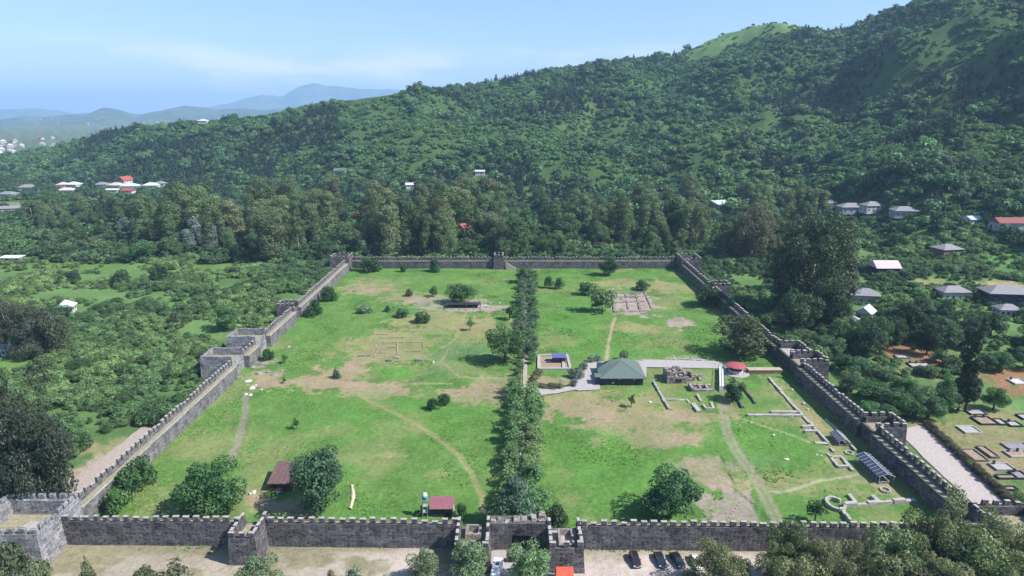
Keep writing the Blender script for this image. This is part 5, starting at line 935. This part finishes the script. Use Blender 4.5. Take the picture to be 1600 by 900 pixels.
for a in [('huge dark tree filling the left edge beside the dirt road', 'big', 58, 795, 572, 130, (.055, .07, .042)), ('dark tree in front of the huge one at the left edge', 'broad', 12, 800, 690, 90, (.05, .07, .035)), ('paler tree in the same clump as the huge dark tree', 'broad', 92, 770, 640, 70, (.065, .085, .045)), ('dark brownish tree clump beside the white roofed house, left tree', 'big', 22, 556, 462, 60, (.06, .065, .04)), ('dark brownish tree clump beside the white roofed house, middle tree', 'big', 58, 556, 468, 62, (.055, .065, .038)), ('dark tree partly hiding the white roofed house at the left', 'broad', 97, 502, 474, 30, DKG), ('dark green tree at the right of the brownish clump', 'broad', 92, 554, 478, 52, (.06, .075, .04)),
          ('dark round tree rising from the orchard shrubs', 'broad', 128, 588, 556, 36, DKG), ('dark bush in the left field, nearest the belt of tall trees', 'bush', 250, 442, 414, 36, DKG), ('dark bush in the left field, left of the nearest', 'bush', 189, 445, 422, 32, DKG), ('dark bush at the far left of the left field', 'bush', 110, 442, 424, 28, DKG), ('spiky dark tree in the middle of the orchard', 'con', 275, 512, 480, 22, (.07, .09, .05)), ('bright round tree in the orchard beside the left wall', 'broad', 355, 515, 476, 46, (.06, .12, .04)), ('broad green tree at the edge of the belt of tall trees', 'broad', 225, 408, 372, 50, (.07, .13, .045)),
          ('very tall dark tree outside the shaded wall', 'big', 1262, 492, 316, 118, (.05, .07, .034)), ('tall dark tree standing right behind the very tall one', 'euc', 1296, 470, 340, 70, (.06, .08, .036)), ('dark tree leaning on the left side of the very tall one', 'big', 1226, 486, 392, 66, (.05, .078, .036)), ('dark round tree at the foot of the very tall one', 'broad', 1285, 512, 430, 60, (.046, .075, .034)), ('shorter dark tree before the very tall one', 'broad', 1244, 520, 450, 60, (.05, .082, .036)), ('second huge dark tree at the left edge behind the first', 'big', 4, 770, 596, 110, (.06, .075, .042)), ('tall brownish tree left of the very tall dark one', 'big', 1172, 408, 312, 74, (.085, .085, .045)), ('slender tall dark poplar beside the cemetery', 'pop', 1508, 642, 500, 34, (.04, .06, .028)), ('second poplar just left of the slender one', 'pop', 1497, 640, 540, 26, (.05, .07, .03)), ('round green tree casting shade over the small graves', 'broad', 1552, 640, 604, 36, (.055, .11, .035)), ('dark round tree in the upper right pasture', 'broad', 1397, 392, 362, 36, DKG), ('silvery plane tree in the upper right, beside the white hut', 'euc', 1210, 360, 322, 22, SIL)]:
    ptree(*(('tree',) + a[:1] + a[1:]), cat='tree')
for u, vb, vt, w in ((300, 392, 352, 34), (318, 390, 338, 40), (338, 388, 346, 30), (285, 390, 362, 26), (195, 366, 340, 20)):
    x, y = P(u, vb); tree('silvery_tree', 'silvery grey leaved tree at the edge of the tall belt left of the fortress', 'euc', x, y, 0, top_z(y, vt), w * depth(y) / FPX, SIL, 'silvery trees')
g2 = random.Random(11)
for u, vb, vt, w in [(g2.uniform(1345, 1600), g2.uniform(520, 560), 0, g2.uniform(34, 52)) for _ in range(16)] + [(g2.uniform(1290, 1480), g2.uniform(505, 530), 0, g2.uniform(30, 44)) for _ in range(10)]:
    x, y = P(u, vb); h = g2.uniform(9, 15)
    if blocked(x, y, h, w * .15) and g2.random() < .8: h *= .55
    tree('dark_grove_tree', 'dark tree of the grove between the red earth and the grey houses', 'broad', x, y, 0, h, w * depth(y) / FPX, g2.choice([(.035, .06, .028), (.042, .075, .03), (.05, .085, .036)]), 'dark grove above the red earth')
for u, vb, h, w in [(1330, 612, 7, 42), (1362, 628, 8, 50), (1395, 640, 7, 48), (1420, 652, 7, 46), (1440, 640, 8, 44), (1345, 590, 8, 44), (1375, 600, 7, 40), (1408, 618, 7, 44), (1320, 580, 7, 38), (1300, 560, 9, 36), (1450, 655, 8, 42), (1475, 645, 9, 44), (1480, 625, 8, 36), (1335, 548, 12, 40), (1310, 535, 11, 34), (1350, 560, 9, 36), (1285, 545, 6, 34), (1355, 650, 5, 36), (1385, 655, 5, 34), (1600, 575, 9, 40), (1565, 580, 7, 36), (1540, 578, 7, 34)]:
    x, y = P(u, vb); tree('wallside_tree', 'green leafy tree of the thicket between the shaded wall and the cemetery', 'broad', x, y, 0, h, w * depth(y) / FPX, g2.choice([(.055, .115, .036), (.065, .12, .05), (.05, .1, .034), (.085, .12, .05)]), 'thicket outside the shaded wall')
for i in range(22):   # dry hedge beside the gravel road
    t_ = i / 21; u, v = 1444 + 128 * t_, 666 + 120 * t_; x, y = P(u, v)
    tree('dry_hedge_bush', 'brown dry hedge bush between the gravel road and the cemetery', 'bush', x + 1.0, y, 0, 1.9, 3.2, (.085, .075, .045), 'dry hedge along the gravel road', 'shrub')
for u, v, w in ((1515, 728, 18), (1530, 742, 16), (1590, 780, 30), (1560, 768, 18), (1480, 688, 14), (1490, 700, 12)):
    x, y = P(u, v); tree('cemetery_bush', 'bright green bush growing along the cemetery side of the dry hedge', 'bush', x, y, 0, 1.6, w * depth(y) / FPX, LITE, 'green bushes by the cemetery hedge', 'shrub')
# belt of tall trees behind the fortress
KEEP.append((316, 372, 32, P(316, 391)[1])); KEEP.append((195, 356, 10, P(195, 366)[1]))
for i in range(360):
    u = g2.uniform(40, 1270); y = g2.uniform(384, 580); x = (u - 800) * depth(y) / FPX
    hmax = 40 if u > 230 else 25
    h = g2.uniform(.5, 1.0) * hmax
    if 860 < u < 1130: h *= .82 if y > 430 else .45
    if u > 1130: h *= .7
    if u < 200 and y < 470: continue
    if 900 < u < 985 and y < 440: continue
    if blocked(x, y, h, h * .4): continue
    c = g2.choice([(.096, .12, .05), (.09, .124, .046), (.11, .118, .052), (.078, .114, .044), (.1, .134, .05), (.066, .106, .04)])
    kd = g2.random()
    if kd < .62: tree('belt_tree', 'tall olive brown tree in the belt between the fortress and the hill', 'euc', x, y, ter(x, y), h, h * g2.uniform(.5, .85), c, 'belt of tall trees behind the fortress')
    else: tree('belt_tree', 'lower rounded green tree mixed into the tall belt behind the fortress', 'big' if kd < .8 else 'broad', x, y, ter(x, y), h * g2.uniform(.5, .75), h * g2.uniform(.42, .62), g2.choice([(.075, .12, .044), (.09, .13, .05), (.065, .11, .045)]), 'rounded trees in the belt behind the fortress')

# prototypes used by the woods stand on the ridge as trees of their own
for k, (u, v) in enumerate(((655, 134), (700, 136), (762, 128))): x, y, z = hit(u, v + 5); tree('conifer', 'dark conifer on the ridge skyline above the tree belt', 'fcon', x, y, z, 13, 6, (.022, .04, .03), 'conifers on the ridge', 'tree', k)
for k, (u, v) in enumerate(((910, 104), (935, 99), (1000, 92), (1350, 36), (1380, 22))): x, y, z = hit(u, v + 6); tree('ridge_tree', 'round dark tree on the right ridge skyline', 'fbroad', x, y, z, 11, 10, (.04, .07, .035), 'round trees on the ridge', 'tree', k)
for k, (u, v) in enumerate(((1130, 64), (1195, 60), (1215, 66))): x, y, z = hit(u, v); tree('hilltop_bush', 'small bush on the bare green hilltop', 'fbush', x, y, z, 3, 4.5, (.07, .12, .045), 'bushes on the bare hilltop', 'shrub', k)

# ------------------------------------------------------------------ masses of vegetation (instances of the crowns above)
def scatter(name, label, cat, kind, pts, scale, col, seed=1):
    n = len(pts); g = np.random.default_rng(seed); me = bpy.data.meshes.new(name); me.vertices.add(n); me.vertices.foreach_set('co', np.asarray(pts, np.float32).ravel())
    rot = np.zeros((n, 3), np.float32); rot[:, 2] = g.uniform(0, 6.28, n)
    for nm, dat in (('rot', rot), ('scl', np.asarray(scale, np.float32)), ('leafcol', np.asarray(col, np.float32) * LK * np.array(HAZE_TINT, np.float32))):
        at = me.attributes.new(nm, 'FLOAT_VECTOR', 'POINT'); at.data.foreach_set('vector', np.ascontiguousarray(dat, np.float32).ravel())
    o = link(name, me); tag(o, label, cat, None, 'stuff')
    ng = bpy.data.node_groups.new(name, 'GeometryNodeTree'); ng.interface.new_socket('Geometry', in_out='INPUT', socket_type='NodeSocketGeometry'); ng.interface.new_socket('Geometry', in_out='OUTPUT', socket_type='NodeSocketGeometry')
    N = ng.nodes; gi = N.new('NodeGroupInput'); go = N.new('NodeGroupOutput'); ip = N.new('GeometryNodeInstanceOnPoints'); g2i = N.new('GeometryNodeGeometryToInstance'); mp_ = N.new('GeometryNodeMeshToPoints')
    ng.links.new(gi.outputs[0], mp_.inputs['Mesh']); ng.links.new(mp_.outputs[0], ip.inputs['Points'])
    for c in FIRST[kind].values():
        oi_ = N.new('GeometryNodeObjectInfo'); oi_.inputs['Object'].default_value = c; oi_.transform_space = 'ORIGINAL'; oi_.inputs['As Instance'].default_value = True; ng.links.new(oi_.outputs['Geometry'], g2i.inputs[0])
    ng.links.new(g2i.outputs[0], ip.inputs['Instance']); ip.inputs['Pick Instance'].default_value = True
    for nm, so_ in (('rot', 'Rotation'), ('scl', 'Scale')):
        na = N.new('GeometryNodeInputNamedAttribute'); na.data_type = 'FLOAT_VECTOR'; na.inputs['Name'].default_value = nm; ng.links.new(na.outputs[0], ip.inputs[so_])
    ng.links.new(ip.outputs[0], go.inputs[0]); md = o.modifiers.new('scatter', 'NODES'); md.node_group = ng
    return o
def jgrid(x0, x1, y0, y1, s, seed):
    g = np.random.default_rng(seed); X, Y = np.meshgrid(np.arange(x0, x1, s), np.arange(y0, y1, s)); X = X.ravel() + g.uniform(-.5, .5, X.size) * s; Y = Y.ravel() + g.uniform(-.5, .5, Y.size) * s; return X, Y, g
def in_patch(X, Y, patches, k=.95, smin=.6):
    m = np.zeros(len(X), bool); wob = (fbm(X / 9, Y / 9, 31, 3) - .5) * 1.0
    for u, v, ru, rv, c, st in patches:
        if st < smin: continue
        x, y, a, b = ell(u, v, ru, rv); m |= (np.hypot((X - x) / a, (Y - y) / b) + wob) < k
    return m
def keep_clear(X, Y, Hh, W_):
    return np.array([not blocked(x, y, h, w) for x, y, h, w in zip(X, Y, Hh, W_)], bool)
def in_view(X, Y, margin=.12): return np.abs(np.arctan2(X, Y)) < 0.70 + margin
HB = [(o.location.x, o.location.y, 10) for o in bpy.data.objects if o.type == 'EMPTY' and o.get('category') in ('house', 'grave')]
def near_house(X, Y, r=9):
    m = np.zeros(len(X), bool)
    for hx, hy, _ in HB: m |= np.hypot(X - hx, Y - hy) < r
    return m
# orchard shrubs left of the fortress
X, Y, g = jgrid(-420, -101, 128, 395, 3.3, 21); n = fbm(X / 22, Y / 22, 201, 3); n2 = fbm(X / 60, Y / 60, 205, 3)
k = in_view(X, Y, .2) & ~(in_patch(X, Y, OUT, 1.0) & (g.random(len(X)) > .16)) & (n > .355) & (g.random(len(X)) > .12) & ~((X > -113.5) & (Y < 172)) & ~((X > -118) & (Y < 148)) & ~((X > -103.0) & (Y < 203)) & ~((X > -110) & (X < -95) & (Y > 202) & (Y < 240)) & ~near_house(X, Y)
X, Y, n, n2 = X[k], Y[k], n[k], n2[k]; s = g.uniform(.65, 1.25, len(X)) * (0.6 + .75 * sstep(n, .35, .62)); n2 = sstep(n2, .3, .7); cl = np.array((.08, .14, .05)) * (1 - n2[:, None]) + np.array((.14, .2, .066)) * n2[:, None]; cl = cl * (.65 + .85 * g.random((len(X), 1)) ** 1.3)
scatter('orchard_shrubbery', 'dense green orchard shrubs covering the ground outside the left wall', 'shrubs', 'bush', np.stack([X, Y, X * 0 - .1], 1), np.stack([s * 1.15, s * 1.15, s], 1), cl, 3)
# right side scrub
X, Y, g = jgrid(104, 520, 165, 640, 4.0, 22); n = fbm(X / 26, Y / 26, 211, 3); n2 = fbm(X / 50, Y / 50, 215, 3); Z = terrain(X, Y)
u = px_of(X, Y); k = in_view(X, Y, .2) & ~(in_patch(X, Y, OUT, 1.0, .85) & (g.random(len(X)) > .1)) & (n > .33) & ~near_house(X, Y, 6.5) & ~((Y < 178) & (X < 125)) & ~((X < 110) & (Y > 200) & (Y < 226)) & ~((X < 112) & (Y > 298) & (Y < 312)) & ~((X < 112) & (Y > 355) & (Y < 375)) & ~((X > 118) & (Y < 205))
X, Y, Z, n, n2 = X[k], Y[k], Z[k], n[k], n2[k]; s = g.uniform(.6, 1.3, len(X)) * (.6 + .9 * sstep(n, .4, .66)); kk = keep_clear(X, Y, Z + 3 * s, 4 * s); X, Y, Z, n2, s = X[kk], Y[kk], Z[kk], n2[kk], s[kk]
n2 = sstep(n2, .3, .7); cl = np.array((.06, .105, .042)) * (1 - n2[:, None]) + np.array((.115, .18, .06)) * n2[:, None]; cl = cl * (.65 + .8 * g.random((len(X), 1)))
scatter('slope_shrubbery', 'mixed green shrubs between the houses outside the shaded wall', 'shrubs', 'bush', np.stack([X, Y, Z - .1], 1), np.stack([s * 1.2, s * 1.2, s * 1.05], 1), cl, 4)
# undergrowth behind the back wall and on the left plain
X, Y, g = jgrid(-700, 420, 376, 900, 5.0, 23); n = fbm(X / 30, Y / 30, 221, 3); n2 = fbm(X / 45, Y / 45, 225, 3); Z = terrain(X, Y)
k = in_view(X, Y, .15) & (n > .40) & ~near_house(X, Y, 12) & (Y < np.interp(np.arctan2(X, Y), _az, _B) + 30) & ~((X > 110) & (Y < 640)) & ~in_patch(X, Y, OUT, 1.0)
X, Y, Z, n, n2 = X[k], Y[k], Z[k], n[k], n2[k]; s = g.uniform(.7, 1.6, len(X)); kk = keep_clear(X, Y, Z + 3.2 * s, 4 * s); X, Y, Z, n2, s = X[kk], Y[kk], Z[kk], n2[kk], s[kk]
cl = np.array((.042, .08, .032)) * (1 - n2[:, None]) + np.array((.085, .15, .045)) * n2[:, None]; cl = cl * (.7 + .6 * g.random((len(X), 1)))
scatter('plain_undergrowth', 'green undergrowth on the plain behind the fortress', 'undergrowth', 'fbush', np.stack([X, Y, Z - .1], 1), np.stack([s * 1.2, s * 1.2, s], 1), cl, 5)
g4 = np.random.default_rng(44); nf = 520; fu = g4.uniform(60, 1200, nf); fy = g4.uniform(379, 470, nf); fx = (fu - 800) * (fy * CP + CAMZ * SP_) / FPX; fs = g4.uniform(.45, 1.25, nf) * np.where((fu > 880) & (fu < 1130), .5, 1.0) * np.where(fy < 392, .6, 1.0)
kk = keep_clear(fx, fy, 10 * fs, 10 * fs) & ~((np.abs(fx) > 90) & (np.abs(fx) < 115) & (fy < 385)) & ~near_house(fx, fy, 8); fx, fy, fs = fx[kk], fy[kk], fs[kk]
scatter('belt_undergrowth', 'leafy young trees filling the foot of the tall belt behind the back wall', 'undergrowth', 'alley', np.stack([fx, fy, terrain(fx, fy) - .2], 1), np.stack([fs * 2.0, fs * 2.0, fs * 1.7], 1), np.array((.068, .105, .042)) * (.55 + .9 * g4.random((len(fx), 1))), 12)
# hill woods
MEADOW = [(583, 166, 46, 22), (705, 168, 40, 14), (1155, 62, 62, 20), (1500, 14, 46, 10), (1470, 34, 50, 10), (1525, 90, 30, 8), (925, 215, 60, 22), (1095, 245, 14, 30), (870, 262, 30, 16), (950, 265, 22, 20), (300, 207, 26, 8), (460, 250, 18, 18), (1560, 240, 70, 40), (1290, 280, 40, 14), (1400, 115, 40, 8), (820, 160, 30, 10), (1010, 88, 22, 4), (1150, 195, 60, 14), (680, 225, 60, 18)]
MM = [(hit(u, v), hit(u + ru, v), hit(u, v - rv), hit(u, v + rv)) for u, v, ru, rv in MEADOW]
X, Y, g = jgrid(-1500, 1500, 380, 1750, 7.6, 24); r = np.hypot(X, Y); az = np.arctan2(X, Y); B = np.interp(az, _az, _B); R = np.interp(az, _az, _R)
k = (np.abs(az) < .82) & (r > B - 60) & (r < R + 70) & ~near_house(X, Y, 12) & ~((X > 110) & (X < 520) & (Y < 640) & (r < B + 40)); X, Y, r, B, R = X[k], Y[k], r[k], B[k], R[k]; Z = terrain(X, Y)
mead = np.zeros(len(X)); wob = (fbm(X / 25, Y / 25, 231, 3) - .5) * 1.2
for c, a, b1, b2 in MM:
    ra = math.hypot(a[0] - c[0], a[1] - c[1]) + 4; rb = max(15, min(160, math.hypot(b1[0] - b2[0], b1[1] - b2[1]) / 2)); ca = math.atan2(c[0], c[1]); lx = (X - c[0]) * math.cos(ca) - (Y - c[1]) * math.sin(ca); ly = (X - c[0]) * math.sin(ca) + (Y - c[1]) * math.cos(ca)
    mead = np.maximum(mead, (np.hypot(lx / ra, ly / rb) + wob < .95) * 1.0)
n1 = fbm(X / 95, Y / 95, 241, 4); n2 = fbm(X / 40, Y / 40, 245, 3); rnd = g.random(len(X))
con = (n1 + .10 * (rnd - .5) > .585) & (mead < .5); scr = ((n1 + .12 * (rnd - .5) < .46) | (mead > .5)) & ~con; brd = ~con & ~scr
drop = (scr & (mead > .5) & (rnd < .35)) | (scr & (rnd < .1)) | ((r > R - 25) & (mead > .5)); summit = (np.abs(px_of(X, Y, Z) - 1160) < 78 + 60 * wob) & (r > R - 190); drop |= summit & (rnd < .93); con &= ~drop; scr &= ~drop; brd &= ~drop
H_ = np.where(con, 13, np.where(brd, 9, 3.4)); vis = keep_clear(X, Y, Z + H_, H_ * .6); con &= vis; scr &= vis; brd &= vis
def cset(m, c0, c1, kk=.5): return (np.array(c0) * (1 - n2[m][:, None]) + np.array(c1) * n2[m][:, None]) * (1 - kk / 2 + kk * g.random((m.sum(), 1)))
s = g.uniform(.6, 1.15, len(X)) * (.85 + .6 * g.random(len(X)) ** 3)
scatter('hill_conifers', 'stands of dark conifers on the hillside', 'forest', 'fcon', np.stack([X, Y, Z - .3], 1)[con], np.stack([s * 1.25, s * 1.25, s], 1)[con], cset(con, (.02, .042, .028), (.036, .066, .036), .7), 6)
scatter('hill_forest', 'mixed broadleaf forest covering the hillside', 'forest', 'fbroad', np.stack([X, Y, Z - .5], 1)[brd], np.stack([s * 1.22, s * 1.22, s * 1.05], 1)[brd], cset(brd, (.042, .09, .04), (.095, .158, .056), .9), 7)
X2, Y2 = np.concatenate([X[scr], X[scr] + g.uniform(-5, 5, scr.sum()), X[scr] + g.uniform(-5, 5, scr.sum())]), np.concatenate([Y[scr], Y[scr] + g.uniform(-5, 5, scr.sum()), Y[scr] + g.uniform(-5, 5, scr.sum())]); s2 = np.concatenate([s[scr], s[scr] * .8, s[scr] * .7]) * 1.2; c2 = cset(scr, (.06, .128, .042), (.108, .182, .056), .6); c2 = np.concatenate([c2, c2 * 1.06, c2[::-1]])
scatter('hill_scrub', 'light green scrub and old orchards on the hillside', 'scrub', 'fbush', np.stack([X2, Y2, terrain(X2, Y2) - .2], 1), np.stack([s2 * 1.15, s2 * 1.15, s2], 1), c2, 8)
# woods and gardens on the far left plain
X, Y, g = jgrid(-1500, -250, 560, 1750, 11, 25); n = fbm(X / 60, Y / 60, 251, 3); az = np.arctan2(X, Y); r = np.hypot(X, Y)
k = (np.abs(az) < .82) & (r < np.interp(az, _az, _B)) & (n > .44) & ~near_house(X, Y, 14) & ~in_patch(X, Y, OUT, 1.0); X, Y = X[k], Y[k]; s = g.uniform(.6, 1.2, len(X)); kk = keep_clear(X, Y, 9 * s, 8 * s); X, Y, s = X[kk], Y[kk], s[kk]
scatter('plain_woods', 'garden trees around the village on the left plain', 'trees', 'fbroad', np.stack([X, Y, terrain(X, Y) - .3], 1), np.stack([s, s, s], 1), np.array((.045, .08, .035)) * (.75 + .6 * g.random((len(X), 1))), 9)

# grass tufts on the lawn
X, Y, Z, C, gr = LAWN; g = np.random.default_rng(77); wt = gr ** 1.5 * sstep(fbm(X / 11, Y / 11, 301, 4), .42, .72) ** 2 + .01 * gr; idx = g.choice(len(X), 40000, p=wt / wt.sum())
px, py, pz = X[idx] + g.uniform(-.4, .4, len(idx)), Y[idx] + g.uniform(-.4, .4, len(idx)), Z[idx] - .05; k = np.abs(px - (1.6 + (py - 115) / 237 * 7.5)) > 1.6; px, py, pz = px[k], py[k], pz[k]; cc = C[idx][k]
V = []; n = len(px); hs = g.uniform(.06, .26, n) * (.6 + .8 * (vn(px / 8, py / 8, 305)))
for q in range(2):
    a = g.uniform(0, 6.28, n); w = g.uniform(.18, .4, n); lx, ly = g.normal(0, .22, n), g.normal(0, .22, n)
    V.append(np.stack([np.stack([px - np.cos(a) * w, py - np.sin(a) * w, pz], 1), np.stack([px + np.cos(a) * w, py + np.sin(a) * w, pz], 1), np.stack([px + lx, py + ly, pz + hs], 1)], 1))
V = np.concatenate(V).reshape(-1, 3); me = np_mesh('grass', V, np.arange(len(V)).reshape(-1, 3), 'grassland'); set_col(me, np.repeat(np.tile(cc, (2, 1)) * g.uniform(.95, 1.55, (2 * n, 1)), 3, 0))
tag(link('grass', me), 'tufts of long green grass on the lawn inside the walls', 'grass', None, 'stuff')

ORD = 'first second third fourth fifth sixth seventh eighth ninth tenth eleventh twelfth thirteenth fourteenth fifteenth sixteenth seventeenth eighteenth nineteenth twentieth twenty-first twenty-second twenty-third twenty-fourth twenty-fifth twenty-sixth twenty-seventh twenty-eighth twenty-ninth thirtieth'.split()
SERIES = {'avenue trees, left row': ('y', 'leafy tree in the left row of the avenue, %s from the gate'), 'avenue trees, right row': ('y', 'leafy tree in the right row of the avenue, %s from the gate'), 'avenue shrubs, left row': ('y', 'dark shrub left of the upper avenue path, %s counting away from the gate'), 'avenue shrubs, right row': ('y', 'dark shrub right of the upper avenue path, %s counting away from the gate'),
          'bushes of the curved hedge': ('u', 'brownish olive bush of the curved hedge beside the avenue, %s from the left'), 'dry hedge along the gravel road': ('y', 'brown dry hedge bush beside the gravel road, %s counting from the near corner tower'), 'flowering shrubs by the paved court': ('u', 'pale flowering shrub lining the paved court, %s from the left'), 'silvery trees': ('u', 'silvery grey tree at the edge of the tall belt, %s from the left'),
          'bushes on the bare hilltop': ('u', 'small bush on the bare green hilltop, %s from the left'), 'conifers on the ridge': ('u', 'dark conifer on the ridge skyline above the tree belt, %s from the left'), 'round trees on the ridge': ('u', 'round dark tree on the right ridge skyline, %s from the left'), 'green bushes by the cemetery hedge': ('u', 'bright green bush along the cemetery side of the dry hedge, %s from the left'),
          'grove before the front wall': ('u', 'olive tree of the grove before the front wall, %s from the left'), 'thicket outside the shaded wall': ('u', 'leafy tree of the thicket between shaded wall and cemetery, %s from the left'), 'dark grove above the red earth': ('u', 'dark tree of the grove above the red earth, %s from the left'), 'white boulders by the dirt track': ('u', 'white boulder at the head of the dirt track, %s from the left'),
          'fallen rubble below the towers': ('u', 'grey rubble block fallen below the hollow pale towers, %s from the left'), 'line of white stones': ('y', 'white stone of the line across bare ground behind the front wall, %s from the wall'), 'loose white stones': ('u', 'loose white stone on the grass inside the walls, %s from the left'), 'white heaps by the cabin': ('u', 'white heap on the grass left of the cabin, %s from the left'), 'stones by the shaded wall': ('u', 'rounded stone near the shadow of the right wall, %s from the left')}
bpy.context.view_layer.update()
for gname, (key, txt) in SERIES.items():
    m_ = [o for o in bpy.data.objects if o.get('group') == gname]; m_.sort(key=lambda o: o.location.y if key == 'y' else px_of(o.location.x, o.location.y, o.location.z))
    for k, o in enumerate(m_): o['label'] = txt % ORD[k]

# ------------------------------------------------------------------ haze
t = NT('haze'); v = t.n('ShaderNodeVolumePrincipled'); v.inputs['Color'].default_value = (.44, .66, 1, 1); v.inputs['Density'].default_value = 1.05e-4; v.inputs['Anisotropy'].default_value = 0.0; t.l(v.outputs[0], t.out.inputs['Volume']); M['haze'] = t.m; t.m.cycles.volume_sampling = 'DISTANCE'
o = MB().box(-29000, 29000, -29000, 29000, -9, 860).build('haze', 'haze'); tag(o, 'thin blue summer haze over the whole valley', 'haze', None, 'stuff')
